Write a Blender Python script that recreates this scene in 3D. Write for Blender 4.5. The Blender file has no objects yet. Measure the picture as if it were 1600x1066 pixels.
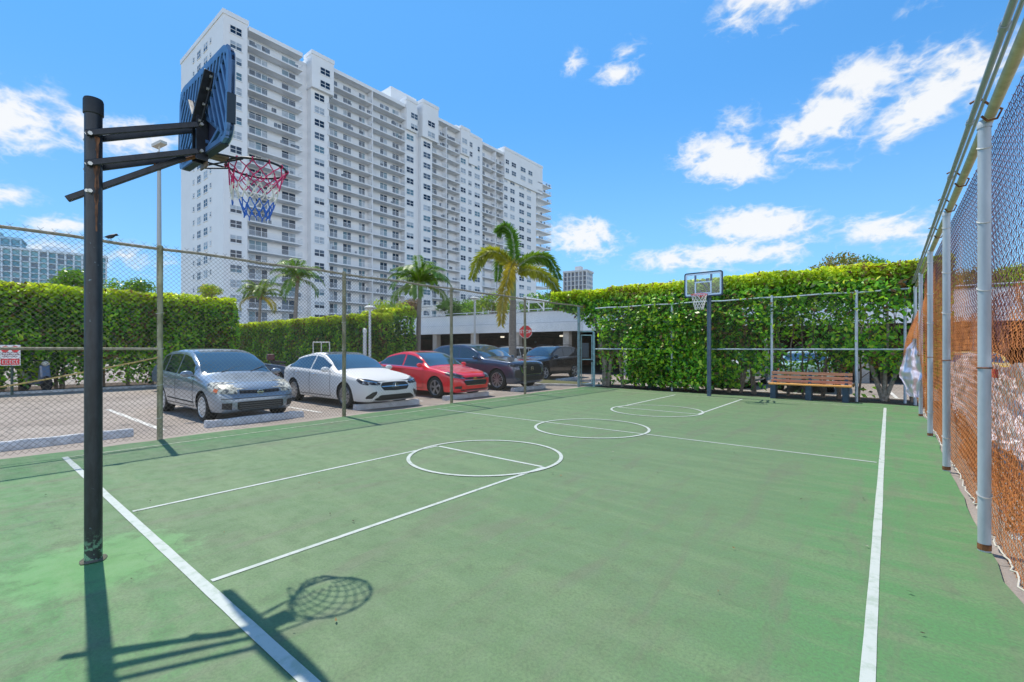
import bpy, bmesh, math, random
import numpy as np
from mathutils import Vector, Matrix
from mathutils.bvhtree import BVHTree
PI = math.pi
R = math.radians
random.seed(7)
rng = np.random.default_rng(11)
sc = bpy.context.scene
col = sc.collection

# ------------------------------------------------------------------ helpers
class MB:
    """collects faces for ONE mesh"""
    def __init__(s):
        s.v = []; s.f = []; s.m = []
    def add(s, vs, fs, m=0):
        o = len(s.v)
        s.v.extend([tuple(p) for p in vs])
        for f in fs:
            s.f.append(tuple(i + o for i in f)); s.m.append(m)
    def box(s, x0, x1, y0, y1, z0, z1, m=0):
        s.add([(x0,y0,z0),(x1,y0,z0),(x1,y1,z0),(x0,y1,z0),(x0,y0,z1),(x1,y0,z1),(x1,y1,z1),(x0,y1,z1)],
              [(0,3,2,1),(4,5,6,7),(0,1,5,4),(1,2,6,5),(2,3,7,6),(3,0,4,7)], m)
    def quad(s, a, b, c, d, m=0):
        s.add([a,b,c,d], [(0,1,2,3)], m)
    def tube(s, pts, r, n=8, m=0, cap=True, closed=False):
        pts = [Vector(p) for p in pts]
        k = len(pts)
        rs = r if isinstance(r, (list, tuple)) else [r]*k
        base = len(s.v)
        up = Vector((0,0,1))
        prev = None
        for i, p in enumerate(pts):
            if closed: t = pts[(i+1) % k] - pts[i-1]
            elif i == 0: t = pts[1]-pts[0]
            elif i == k-1: t = pts[-1]-pts[-2]
            else: t = pts[i+1]-pts[i-1]
            t.normalize()
            if prev is None:
                a = up if abs(t.z) < 0.95 else Vector((1,0,0))
                u = t.cross(a).normalized()
            else:
                u = (prev - t*prev.dot(t)).normalized()
            w = t.cross(u); prev = u
            for j in range(n):
                a = 2*PI*j/n
                s.v.append(tuple(p + (u*math.cos(a) + w*math.sin(a))*rs[i]))
        for i in range(k if closed else k-1):
            i2 = (i+1) % k
            for j in range(n):
                j2 = (j+1) % n
                s.f.append((base+i*n+j, base+i*n+j2, base+i2*n+j2, base+i2*n+j)); s.m.append(m)
        if cap and not closed:
            s.f.append(tuple(base+j for j in reversed(range(n)))); s.m.append(m)
            s.f.append(tuple(base+(k-1)*n+j for j in range(n))); s.m.append(m)
    def bar(s, a, b, w, h, m=0, up=(0,0,1)):
        """rectangular bar from a to b, width w across, height h along up"""
        a = Vector(a); b = Vector(b); t = (b-a).normalized(); up = Vector(up)
        u = t.cross(up)
        if u.length < 1e-4: u = t.cross(Vector((0,1,0)))
        u.normalize(); q = u.cross(t).normalized()
        vs = []
        for p in (a, b):
            for (i, j) in ((-1,-1),(1,-1),(1,1),(-1,1)):
                vs.append(p + u*(i*w/2) + q*(j*h/2))
        s.add(vs, [(0,1,2,3),(7,6,5,4),(0,4,5,1),(1,5,6,2),(2,6,7,3),(3,7,4,0)], m)
    def lathe(s, prof, c=(0,0,0), n=24, m=0, axis='z', close=False):
        base = len(s.v)
        for (r, h) in prof:
            for j in range(n):
                a = 2*PI*j/n
                x, y = r*math.cos(a), r*math.sin(a)
                if axis == 'z': p = (c[0]+x, c[1]+y, c[2]+h)
                elif axis == 'y': p = (c[0]+x, c[1]+h, c[2]+y)
                else: p = (c[0]+h, c[1]+x, c[2]+y)
                s.v.append(p)
        k = len(prof)
        for i in range(k-1):
            for j in range(n):
                j2 = (j+1) % n
                s.f.append((base+i*n+j, base+i*n+j2, base+(i+1)*n+j2, base+(i+1)*n+j)); s.m.append(m)
        if close:
            s.f.append(tuple(base+j for j in reversed(range(n)))); s.m.append(m)
            s.f.append(tuple(base+(k-1)*n+j for j in range(n))); s.m.append(m)
    def poly(s, pts, d, m=0):
        """flat polygon extruded by vector d"""
        n = len(pts); d = Vector(d)
        a = [Vector(p) for p in pts]; b = [p + d for p in a]
        s.add(a+b, [tuple(reversed(range(n))), tuple(range(n, 2*n))] + [(i, (i+1) % n, n+(i+1) % n, n+i) for i in range(n)], m)
    def grid(s, P, m=0):
        """P[i][j] points"""
        o = len(s.v); a = len(P); b = len(P[0])
        for row in P: s.v.extend([tuple(p) for p in row])
        for i in range(a-1):
            for j in range(b-1):
                s.f.append((o+i*b+j, o+(i+1)*b+j, o+(i+1)*b+j+1, o+i*b+j+1)); s.m.append(m)
    def build(s, name, mats, parent=None, smooth=False, angle=None, bevel=0, loc=None):
        me = bpy.data.meshes.new(name)
        me.from_pydata(s.v, [], s.f)
        mats = mats if isinstance(mats, (list, tuple)) else [mats]
        for x in mats: me.materials.append(x)
        if len(mats) > 1: me.polygons.foreach_set('material_index', s.m)
        bm = bmesh.new(); bm.from_mesh(me)
        bmesh.ops.recalc_face_normals(bm, faces=bm.faces)
        if smooth:
            for f in bm.faces: f.smooth = True
            lim = R(angle or 40)
            for e in bm.edges:
                if len(e.link_faces) == 2 and e.calc_face_angle(0) > lim: e.smooth = False
        bm.to_mesh(me); bm.free()
        me.update()
        o = bpy.data.objects.new(name, me)
        col.objects.link(o)
        if parent is not None: o.parent = parent
        if loc is not None: o.location = loc
        if bevel:
            b = o.modifiers.new('Bevel', 'BEVEL'); b.width = bevel; b.segments = 2; b.limit_method = 'ANGLE'; b.angle_limit = R(40)
        return o

def np_mesh(name, V, F, mat, parent=None, colors=None, smooth=False, loc=None):
    """fast mesh from numpy: V (n,3), F (m,k); colors per face (m,3)"""
    me = bpy.data.meshes.new(name)
    V = np.asarray(V, np.float32); F = np.asarray(F, np.int32)
    m, k = F.shape
    me.vertices.add(len(V)); me.vertices.foreach_set('co', V.ravel())
    me.loops.add(m*k); me.loops.foreach_set('vertex_index', F.ravel())
    me.polygons.add(m)
    me.polygons.foreach_set('loop_start', np.arange(0, m*k, k, dtype=np.int32))
    me.polygons.foreach_set('loop_total', np.full(m, k, np.int32))
    if smooth: me.polygons.foreach_set('use_smooth', np.ones(m, bool))
    me.update(calc_edges=True)
    if colors is not None:
        at = me.color_attributes.new('tint', 'FLOAT_COLOR', 'CORNER')
        c = np.ones((m, k, 4), np.float32); c[:, :, :3] = np.asarray(colors)[:, None, :]
        at.data.foreach_set('color', c.ravel())
    me.materials.append(mat)
    o = bpy.data.objects.new(name, me); col.objects.link(o)
    if parent is not None: o.parent = parent
    if loc is not None: o.location = loc
    return o

def tag(o, label=None, cat=None, group=None, kind=None):
    if label: o['label'] = label
    if cat: o['category'] = cat
    if group: o['group'] = group
    if kind: o['kind'] = kind
    return o
def thing(name, label, cat, loc=(0,0,0), rz=0.0, group=None):
    o = bpy.data.objects.new(name, None); col.objects.link(o)
    o.location = loc; o.rotation_euler = (0, 0, rz); o.empty_display_size = 0.2
    return tag(o, label, cat, group)
def copy_tree(o, parent=None):
    c = o.copy(); col.objects.link(c)
    if parent is not None: c.parent = parent
    for ch in list(o.children): copy_tree(ch, c)
    return c
def lerp_tab(tab, x):
    return float(np.interp(x, [t[0] for t in tab], [t[1] for t in tab]))
def smooth_tab(tab, r=0.05):
    """sampled, lightly smoothed table lookup"""
    xs = np.linspace(tab[0][0], tab[-1][0], 600)
    ys = np.interp(xs, [t[0] for t in tab], [t[1] for t in tab])
    w = max(1, int(r/(xs[1]-xs[0]))); k = np.ones(2*w+1)/(2*w+1)
    yp = np.pad(ys, w, mode='reflect', reflect_type='odd')
    y2 = np.convolve(yp, k, 'valid')
    return lambda x: float(np.interp(x, xs, y2))

# ------------------------------------------------------------------ materials
MATS = {}
def mat(name, c, rough=0.6, metal=0.0, var=0.0, scale=5.0, bump=0.0, bscale=40.0, c2=None, spec=0.5, coat=0.0, stretch=None, trans=0.0, detail=6.0, lo=0.35, hi=0.65):
    if name in MATS: return MATS[name]
    m = bpy.data.materials.new(name); m.use_nodes = True
    nt = m.node_tree; N = nt.nodes; L = nt.links
    b = N['Principled BSDF']
    b.inputs['Base Color'].default_value = (*c, 1)
    b.inputs['Roughness'].default_value = rough
    b.inputs['Metallic'].default_value = metal
    b.inputs['Specular IOR Level'].default_value = spec
    b.inputs['Coat Weight'].default_value = coat
    b.inputs['Coat Roughness'].default_value = 0.04
    b.inputs['Transmission Weight'].default_value = trans
    if var or c2 or bump:
        tc = N.new('ShaderNodeTexCoord'); mp = N.new('ShaderNodeMapping')
        L.new(tc.outputs['Object'], mp.inputs['Vector'])
        if stretch: mp.inputs['Scale'].default_value = stretch
    if var or c2:
        n = N.new('ShaderNodeTexNoise'); n.inputs['Scale'].default_value = scale; n.inputs['Detail'].default_value = detail
        n.inputs['Roughness'].default_value = 0.62
        L.new(mp.outputs['Vector'], n.inputs['Vector'])
        r = N.new('ShaderNodeValToRGB')
        a = c2 if c2 else tuple(max(0, x*(1-var)) for x in c)
        d = c if c2 else tuple(min(1, x*(1+var)) for x in c)
        r.color_ramp.elements[0].position = lo; r.color_ramp.elements[1].position = hi
        r.color_ramp.elements[0].color = (*a, 1); r.color_ramp.elements[1].color = (*d, 1)
        L.new(n.outputs['Fac'], r.inputs['Fac']); L.new(r.outputs['Color'], b.inputs['Base Color'])
    if bump:
        n2 = N.new('ShaderNodeTexNoise'); n2.inputs['Scale'].default_value = bscale; n2.inputs['Detail'].default_value = 4
        L.new(mp.outputs['Vector'], n2.inputs['Vector'])
        bp = N.new('ShaderNodeBump'); bp.inputs['Strength'].default_value = bump; bp.inputs['Distance'].default_value = 0.02
        L.new(n2.outputs['Fac'], bp.inputs['Height']); L.new(bp.outputs['Normal'], b.inputs['Normal'])
    MATS[name] = m
    return m

def leaf_mat(name, transl=0.35, rough=0.45, tcol=(1.25, 1.25, 0.55)):
    m = bpy.data.materials.new(name); m.use_nodes = True
    nt = m.node_tree; N = nt.nodes; L = nt.links
    b = N['Principled BSDF']; out = N['Material Output']
    at = N.new('ShaderNodeAttribute'); at.attribute_name = 'tint'
    L.new(at.outputs['Color'], b.inputs['Base Color'])
    b.inputs['Roughness'].default_value = rough; b.inputs['Specular IOR Level'].default_value = 0.4
    t = N.new('ShaderNodeBsdfTranslucent')
    mx = N.new('ShaderNodeMix'); mx.data_type = 'RGBA'; mx.blend_type = 'MULTIPLY'; mx.inputs[0].default_value = 1
    L.new(at.outputs['Color'], mx.inputs[6]); mx.inputs[7].default_value = (*tcol, 1)
    L.new(mx.outputs[2], t.inputs['Color'])
    ms = N.new('ShaderNodeMixShader'); ms.inputs[0].default_value = transl
    L.new(b.outputs[0], ms.inputs[1]); L.new(t.outputs[0], ms.inputs[2]); L.new(ms.outputs[0], out.inputs['Surface'])
    return m

def M(nt, op, a, b=None, c=None, clamp=False):
    n = nt.nodes.new('ShaderNodeMath'); n.operation = op; n.use_clamp = clamp
    for i, x in enumerate((a, b, c)):
        if x is None: continue
        if isinstance(x, (int, float)): n.inputs[i].default_value = x
        else: nt.links.new(x, n.inputs[i])
    return n.outputs[0]
def VM(nt, op, a, b=None):
    n = nt.nodes.new('ShaderNodeVectorMath'); n.operation = op
    for i, x in enumerate((a, b)):
        if x is None: continue
        if isinstance(x, (tuple, list, Vector)): n.inputs[i].default_value = tuple(x)
        else: nt.links.new(x, n.inputs[i])
    return n
def MIX(nt, f, a, b, blend='MIX'):
    n = nt.nodes.new('ShaderNodeMix'); n.data_type = 'RGBA'; n.blend_type = blend
    for i, x in ((0, f), (6, a), (7, b)):
        if isinstance(x, (int, float)): n.inputs[i].default_value = x
        elif isinstance(x, (tuple, list)): n.inputs[i].default_value = (*x, 1) if len(x) == 3 else x
        else: nt.links.new(x, n.inputs[i])
    return n.outputs[2]
def SMOOTH(nt, x, a, b, o0=0.0, o1=1.0):
    n = nt.nodes.new('ShaderNodeMapRange'); n.interpolation_type = 'SMOOTHSTEP'
    nt.links.new(x, n.inputs[0]); n.inputs[1].default_value = a; n.inputs[2].default_value = b
    n.inputs[3].default_value = o0; n.inputs[4].default_value = o1
    return n.outputs[0]
def NOISE(nt, vec, scale, detail=5, rough=0.6, dist=0.0):
    n = nt.nodes.new('ShaderNodeTexNoise'); n.inputs['Scale'].default_value = scale
    n.inputs['Detail'].default_value = detail; n.inputs['Roughness'].default_value = rough; n.inputs['Distortion'].default_value = dist
    if vec is not None: nt.links.new(vec, n.inputs['Vector'])
    return n.outputs['Fac']
# ------------------------------------------------------------------ camera, sun and sky
CAMH = 1.5; YAW = R(39.25)
cam = bpy.data.cameras.new('camera'); cam.sensor_width = 36; cam.lens = 720.8/1600*36; cam.shift_y = 12.5/1600
cam.clip_start = 0.05; cam.clip_end = 6000
camo = bpy.data.objects.new('camera', cam); col.objects.link(camo)
camo.location = (0, 0, CAMH); camo.rotation_euler = (PI/2, 0, YAW)
sc.camera = camo
sc.view_settings.view_transform = 'Standard'; sc.view_settings.look = 'None'
sc.view_settings.exposure = 0; sc.view_settings.gamma = 1
SUN_EL = R(62.3); SUN_AZ = R(97.5 + 75)      # horizontal direction the sun stands in: (-0.991, 0.13)
to_sun = Vector((-0.991*math.cos(SUN_EL), 0.131*math.cos(SUN_EL), math.sin(SUN_EL)))
sun = bpy.data.lights.new('sun', 'SUN'); sun.energy = 5.0; sun.angle = R(0.5); sun.color = (1.0, 0.935, 0.80)
suno = bpy.data.objects.new('sun', sun); col.objects.link(suno)
suno.rotation_euler = (-to_sun).to_track_quat('-Z', 'Y').to_euler(); suno.location = (-20, 5, 40)

w = bpy.data.worlds.new('World'); sc.world = w; w.use_nodes = True
nt = w.node_tree; N = nt.nodes; L = nt.links
bg = N['Background']
sky = N.new('ShaderNodeTexSky'); sky.sky_type = 'NISHITA'; sky.sun_disc = False
sky.sun_elevation = SUN_EL; sky.sun_rotation = R(-82.5)
sky.altitude = 0; sky.air_density = 1.0; sky.dust_density = 0.4; sky.ozone_density = 2.0
tc = N.new('ShaderNodeTexCoord'); D = tc.outputs['Generated']
def ray(px, py):
    a = (px-800)/720.8; b = (545.5-py)/720.8
    v = Vector((math.cos(YAW)*a - math.sin(YAW), math.sin(YAW)*a + math.cos(YAW), b))
    return v
# cumulus: soft lobes at fixed bearings of the sky, broken up by noise
CL = [(1185,0,75,40,0,.9),(1150,28,26,16,0,.5),(962,116,38,17,-5,1),(895,95,22,16,-30,.5),(985,80,24,11,-10,.5),
 (1355,125,72,42,-20,1.1),(1290,180,80,44,-30,1.1),(1235,215,50,34,-20,.8),(1140,248,78,38,12,1.15),(1152,192,32,20,0,.6),(1230,243,32,12,0,.5),
 (1465,150,95,48,-35,1.2),(1415,200,45,32,-20,.8),(1385,232,24,9,0,.4),
 (1180,352,88,28,0,1.1),(1120,398,105,20,-6,.75),(1215,392,60,26,-10,.7),(1050,408,40,16,0,.7),(1388,358,58,25,0,.7),(1440,375,50,22,0,.45),
 (905,368,62,30,10,.9),(932,358,28,16,20,.9),(15,185,62,50,0,1.0),(15,305,48,20,0,.8),(130,208,34,28,0,.9),(215,218,62,28,0,.9),(62,228,30,10,0,.4),
 (90,352,46,16,0,.7),(160,400,90,22,0,.6),(1410,18,30,10,-20,.35),(1480,78,18,7,0,.3),(1300,262,26,8,0,.3),(300,30,0.1,0.1,0,0)]
best = None
for (px, py, a, b, rot, s) in CL:
    if s <= 0: continue
    C = ray(px, py); ln = C.length; C = C.normalized()
    du = (ray(px+1, py)-ray(px, py)).normalized(); dv = (ray(px, py-1)-ray(px, py)).normalized()
    cr, sr = math.cos(R(-rot)), math.sin(R(-rot))
    U = du*cr + dv*sr; V = dv*cr - du*sr
    U = (U - C*U.dot(C)).normalized(); V = (V - C*V.dot(C)); V = (V - U*V.dot(U)).normalized()
    ka = a/720.8/ln; kb = b/720.8/ln
    u = VM(nt, 'DOT_PRODUCT', D, U*(1/ka)).outputs['Value']; v = VM(nt, 'DOT_PRODUCT', D, V*(1/kb)).outputs['Value']
    z = M(nt, 'MULTIPLY_ADD', VM(nt, 'DOT_PRODUCT', D, C).outputs['Value'], -12.0, 12.0)
    cx = N.new('ShaderNodeCombineXYZ'); L.new(u, cx.inputs[0]); L.new(v, cx.inputs[1]); L.new(z, cx.inputs[2])
    ln_ = VM(nt, 'LENGTH', cx.outputs[0]).outputs['Value']
    k = M(nt, 'MULTIPLY_ADD', ln_, -s*0.9, s)
    best = k if best is None else M(nt, 'SMOOTH_MAX', best, k, 0.15)
mp = N.new('ShaderNodeMapping'); mp.inputs['Scale'].default_value = (1, 1, 1.7); L.new(D, mp.inputs['Vector'])
n1 = NOISE(nt, mp.outputs[0], 8.0, 6, 0.6, 0.2)
n2 = NOISE(nt, mp.outputs[0], 3.0, 3, 0.5)
nb_ = NOISE(nt, mp.outputs[0], 21.0, 4, 0.55, 0.3)
puff = M(nt, 'MULTIPLY_ADD', M(nt, 'ABSOLUTE', M(nt, 'SUBTRACT', nb_, 0.5)), -2.6, 0.36)
dens = M(nt, 'ADD', M(nt, 'ADD', M(nt, 'ADD', best, -0.16), puff), M(nt, 'MULTIPLY_ADD', n1, 1.9, -0.95))
mask = SMOOTH(nt, dens, -0.06, 0.80)
# thin haze veil and unseen bright cloud banks added behind the viewer as fill light
az = VM(nt, 'DOT_PRODUCT', D, (0.74, -0.67, 0.0)).outputs['Value']
sep = N.new('ShaderNodeSeparateXYZ'); L.new(D, sep.inputs[0]); Z = sep.outputs[2]
fill_bank = M(nt, 'MULTIPLY', SMOOTH(nt, az, 0.12, 0.5), M(nt, 'MULTIPLY', SMOOTH(nt, Z, -0.02, 0.04), SMOOTH(nt, Z, 0.44, 0.22)))
fill_bank = M(nt, 'MULTIPLY', fill_bank, SMOOTH(nt, n2, 0.30, 0.48))
# sky colour
skyc = MIX(nt, 1.0, sky.outputs[0], (0.80, 1.70, 2.20), 'MULTIPLY')
zen = SMOOTH(nt, Z, 0.57, 0.80, 1.0, 0.18)  # upper sky, above the view, dimmed to deepen shadows on the ground
cz_ = N.new('ShaderNodeCombineXYZ')
for q in range(3): L.new(zen, cz_.inputs[q])
skyc = MIX(nt, 1.0, skyc, cz_.outputs[0], 'MULTIPLY')
skyc = MIX(nt, SMOOTH(nt, VM(nt, 'DOT_PRODUCT', D, tuple(to_sun)).outputs['Value'], 0.35, 0.8, 0.15, 0.75), skyc, (1.25, 4.3, 9.7))
hz = SMOOTH(nt, Z, 0.0, 0.5, 1.0, 0.0)
skyc = MIX(nt, M(nt, 'MULTIPLY', hz, 0.58), skyc, (3.9, 6.7, 9.8))
sh_ = VM(nt, 'ADD', mp.outputs[0], (0.0, 0.0, 0.022)); hi = M(nt, 'ADD', M(nt, 'MULTIPLY', M(nt, 'SUBTRACT', n1, NOISE(nt, sh_.outputs[0], 8.0, 4, 0.6, 0.2)), 2.2), M(nt, 'MULTIPLY', puff, 0.5))
cc = MIX(nt, SMOOTH(nt, M(nt, 'ADD', dens, hi), 0.0, 0.85), (6.4, 7.6, 9.2), (9.6, 9.75, 9.9))
c1 = MIX(nt, M(nt, 'MULTIPLY', mask, 0.95), skyc, cc)
c2 = MIX(nt, fill_bank, c1, (24.0, 25.5, 27.5))
L.new(c2, bg.inputs['Color']); bg.inputs['Strength'].default_value = 0.1
w.cycles.sampling_method = 'MANUAL'; w.cycles.sample_map_resolution = 512
# ------------------------------------------------------------------ ground, parking lot, court
def new_mat(name):
    m = bpy.data.materials.new(name); m.use_nodes = True
    return m, m.node_tree, m.node_tree.nodes['Principled BSDF']
def add_bump(nt, b, h, strength=0.3, dist=0.01):
    bp = nt.nodes.new('ShaderNodeBump'); bp.inputs['Strength'].default_value = strength; bp.inputs['Distance'].default_value = dist
    nt.links.new(h, bp.inputs['Height']); nt.links.new(bp.outputs[0], b.inputs['Normal'])
def objco(nt, scale=(1,1,1), rot=(0,0,0)):
    tc = nt.nodes.new('ShaderNodeTexCoord'); mp = nt.nodes.new('ShaderNodeMapping')
    mp.inputs['Scale'].default_value = scale; mp.inputs['Rotation'].default_value = rot
    nt.links.new(tc.outputs['Object'], mp.inputs['Vector']); return mp.outputs[0]

# court paint: worn green acrylic, greyer where it is played on
m_court, nt, b = new_mat('court_paint')
P = objco(nt); PS = objco(nt, (0.28, 1.6, 1), (0, 0, R(-28))); PS2 = objco(nt, (1.4, 0.25, 1), (0, 0, R(12)))
sp = nt.nodes.new('ShaderNodeSeparateXYZ'); nt.links.new(P, sp.inputs[0])
big = NOISE(nt, P, 0.42, 4, 0.55); str1 = NOISE(nt, PS, 2.2, 6, 0.65, 0.6); str2 = NOISE(nt, PS2, 2.6, 6, 0.65, 0.5); fine = NOISE(nt, P, 55, 4, 0.7); mid = NOISE(nt, P, 6.0, 5, 0.65)
wob = M(nt, 'MULTIPLY_ADD', big, 1.6, -0.8)
inside = M(nt, 'MULTIPLY', SMOOTH(nt, M(nt, 'ADD', sp.outputs[0], wob), -0.1, -1.2), SMOOTH(nt, M(nt, 'ADD', sp.outputs[1], wob), 0.2, 1.6))
left = SMOOTH(nt, M(nt, 'ADD', sp.outputs[0], wob), -8.6, -7.6)
wear = M(nt, 'MULTIPLY', M(nt, 'MULTIPLY', inside, left), M(nt, 'MULTIPLY_ADD', big, 0.7, 0.45), clamp=True)
c = MIX(nt, wear, (0.084, 0.236, 0.076), (0.126, 0.196, 0.092))
c = MIX(nt, SMOOTH(nt, str1, 0.42, 0.64, 0, 0.75), c, (0.158, 0.242, 0.112))
c = MIX(nt, SMOOTH(nt, str2, 0.46, 0.70, 0, 0.75), c, (0.142, 0.168, 0.100))
c = MIX(nt, SMOOTH(nt, mid, 0.54, 0.74, 0, 0.5), c, (0.110, 0.135, 0.085))
c = MIX(nt, SMOOTH(nt, mid, 0.28, 0.18, 0, 0.5), c, (0.125, 0.33, 0.13))
c = MIX(nt, SMOOTH(nt, fine, 0.34, 0.70, 0.0, 0.62), c, (0.080, 0.128, 0.066))
# fresh green repaint round the post foot
d0 = VM(nt, 'DISTANCE', P, (-4.30, 0.70, 0)).outputs['Value']
patch = SMOOTH(nt, M(nt, 'ADD', d0, M(nt, 'MULTIPLY_ADD', mid, 0.9, -0.45)), 0.62, 0.36)
c = MIX(nt, M(nt, 'MULTIPLY', patch, 0.6), c, (0.12, 0.31, 0.10))
sp2 = NOISE(nt, P, 140, 2, .5); c = MIX(nt, SMOOTH(nt, sp2, .70, .78, 0, .7), c, (.27,.33,.24)); sp3 = NOISE(nt, P, 90, 2, .5); c = MIX(nt, SMOOTH(nt, sp3, .72, .80, 0, .75), c, (.03,.045,.03))
vor = nt.nodes.new('ShaderNodeTexVoronoi'); vor.feature = 'DISTANCE_TO_EDGE'; vor.inputs['Scale'].default_value = 0.42
wv = VM(nt, 'ADD', P, None); nz = nt.nodes.new('ShaderNodeTexNoise'); nz.inputs['Scale'].default_value = 3; nt.links.new(P, nz.inputs['Vector'])
sc_ = VM(nt, 'SCALE', nz.outputs['Color']); sc_.inputs['Scale'].default_value = 0.6; nt.links.new(sc_.outputs[0], wv.inputs[1]); nt.links.new(wv.outputs[0], vor.inputs['Vector'])
crack = M(nt, 'MULTIPLY', SMOOTH(nt, vor.outputs['Distance'], 0.006, 0.0015), SMOOTH(nt, big, 0.5, 0.62))
c = MIX(nt, M(nt, 'MULTIPLY', crack, 0.22), c, (0.04, 0.06, 0.045))
nt.links.new(c, b.inputs['Base Color'])
nt.links.new(SMOOTH(nt, mid, 0.3, 0.7, 0.62, 0.85), b.inputs['Roughness'])
add_bump(nt, b, M(nt, 'ADD', M(nt, 'MULTIPLY', fine, 0.6), M(nt, 'MULTIPLY', str1, 0.5)), 0.35, 0.012)

# worn white court lines
m_line, nt, b = new_mat('line_paint')
P = objco(nt); n = NOISE(nt, P, 9, 6, 0.7); f = NOISE(nt, P, 70, 3, 0.6)
c = MIX(nt, SMOOTH(nt, n, 0.46, 0.68, 0, 0.55), (0.47, 0.51, 0.48), (0.25, 0.34, 0.25))
c = MIX(nt, SMOOTH(nt, f, 0.6, 0.75, 0, 0.4), c, (0.3, 0.4, 0.32))
nt.links.new(c, b.inputs['Base Color']); b.inputs['Roughness'].default_value = 0.7
m_line2, nt, b = new_mat('faint_line_paint')
P = objco(nt); n = NOISE(nt, P, 14, 6, 0.7)
c = MIX(nt, SMOOTH(nt, n, 0.4, 0.62, 0.25, 0.85), (0.55, 0.58, 0.45), (0.16, 0.25, 0.13))
nt.links.new(c, b.inputs['Base Color']); b.inputs['Roughness'].default_value = 0.8

# old sun-bleached asphalt
m_asph, nt, b = new_mat('asphalt')
P = objco(nt); a1 = NOISE(nt, P, 0.5, 5, 0.6); a2 = NOISE(nt, P, 60, 3, 0.7); a3 = NOISE(nt, objco(nt, (1, 0.3, 1)), 1.6, 5, 0.6)
c = MIX(nt, SMOOTH(nt, a1, 0.3, 0.7), (0.27, 0.225, 0.195), (0.37, 0.315, 0.275))
c = MIX(nt, SMOOTH(nt, a3, 0.55, 0.75, 0, 0.6), c, (0.14, 0.125, 0.115))
c = MIX(nt, SMOOTH(nt, a2, 0.35, 0.8, 0, 0.45), c, (0.11, 0.10, 0.095))
a4 = NOISE(nt, P, 1.15, 3, 0.5, 0.4); c = MIX(nt, SMOOTH(nt, a4, 0.66, 0.74, 0, 0.6), c, (0.07, 0.065, 0.06))
va = nt.nodes.new('ShaderNodeTexVoronoi'); va.feature = 'DISTANCE_TO_EDGE'; va.inputs['Scale'].default_value = 0.35; nw = nt.nodes.new('ShaderNodeTexNoise'); nw.inputs['Scale'].default_value = 1.6; nw.inputs['Detail'].default_value = 5; nt.links.new(P, nw.inputs['Vector'])
vs = VM(nt, 'SCALE', nw.outputs['Color']); vs.inputs['Scale'].default_value = 1.4; nt.links.new(VM(nt, 'ADD', P, vs.outputs[0]).outputs[0], va.inputs['Vector'])
c = MIX(nt, SMOOTH(nt, va.outputs['Distance'], 0.010, 0.003, 0, 0.6), c, (0.06, 0.055, 0.05))
nt.links.new(c, b.inputs['Base Color']); b.inputs['Roughness'].default_value = 0.85
add_bump(nt, b, a2, 0.5, 0.012)
m_earth = mat('earth', (0.16, 0.15, 0.10), 0.95, var=0.35, scale=0.08, bump=0.3)
m_mulch = mat('mulch', (0.12, 0.075, 0.045), 0.95, c2=(0.035, 0.025, 0.018), scale=14, bump=0.8, bscale=60)
m_conc = mat('concrete', (0.46, 0.45, 0.43), 0.85, var=0.22, scale=3.5, bump=0.25, bscale=60)
m_grass = mat('grass_soil', (0.10, 0.13, 0.035), 0.95, c2=(0.17, 0.14, 0.06), scale=7, bump=0.6, bscale=50)

def sheet(name, x0, x1, y0, y1, z, m, thick=0.0, nx=1, ny=1):
    mb = MB()
    if thick: mb.box(x0, x1, y0, y1, z-thick, z)
    else: mb.quad((x0,y0,z),(x1,y0,z),(x1,y1,z),(x0,y1,z))
    return tag(mb.build(name, m), kind='structure')
sheet('ground', -1800, 1800, -1800, 1800, -0.035, m_earth)
sheet('road', -70, 40, -30, 60, -0.02, m_asph)
# court slab with a slightly uneven painted edge
mb = MB(); pts = []
for i in range(61): pts.append((-9.36 + 0.05*math.sin(i*0.7) + random.uniform(-.03, .03), -6 + i*22.15/60, 0))
for i in range(41): pts.append((-9.36 + i*(9.92)/40, 16.15 + 0.05*math.sin(i*0.9) + random.uniform(-.04, .04), 0))
for i in range(61): pts.append((0.60 + random.uniform(-.03, .03), 16.1 - i*22.1/60, 0))
mb.poly([(p[0], p[1], -0.03) for p in pts], (0, 0, 0.03))
tag(mb.build('floor', m_court), kind='structure')
# dirt strip under the right fence and the planting bed under the back hedge
sheet('path', 0.66, 3.4, -6, 16.4, -0.012, mat('dusty_concrete', (0.36, 0.30, 0.24), 0.9, c2=(0.22, 0.17, 0.12), scale=2.5, bump=0.3))
sheet('ground', -9.3, 1.4, 16.2, 18.15, -0.012, m_mulch)
sheet('ground', -26.8, -22.9, -6, 9.4, 0.0, m_mulch)

# painted lines of the court (each sheet 4 mm above the paint)
def stripe(mb, a, b_, wd, z=0.004):
    a = Vector(a); b_ = Vector(b_); t = (b_-a).normalized(); u = Vector((-t.y, t.x))*wd/2
    n = max(1, int((b_-a).length/0.25)); P0 = []; P1 = []
    for i in range(n+1):
        p = a.lerp(b_, i/n); k = 1 + random.uniform(-.06, .06)
        P0.append((p.x+u.x*k, p.y+u.y*k, z)); P1.append((p.x-u.x*k, p.y-u.y*k, z))
    mb.grid([P0, P1])
def ring(mb, c, r, wd, z, a0=0, a1=2*PI, n=96):
    P0 = []; P1 = []
    for i in range(n+1):
        a = a0 + (a1-a0)*i/n
        P0.append((c[0]+(r-wd/2)*math.cos(a), c[1]+(r-wd/2)*math.sin(a), z)); P1.append((c[0]+(r+wd/2)*math.cos(a), c[1]+(r+wd/2)*math.sin(a), z))
    mb.grid([P0, P1])
XL, XR, Y0, Y1, YM = -8.80, -0.075, 1.03, 15.05, 7.765
LX0, LX1 = -5.40, -3.39
YF, YG = 4.79, 10.92
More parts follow.
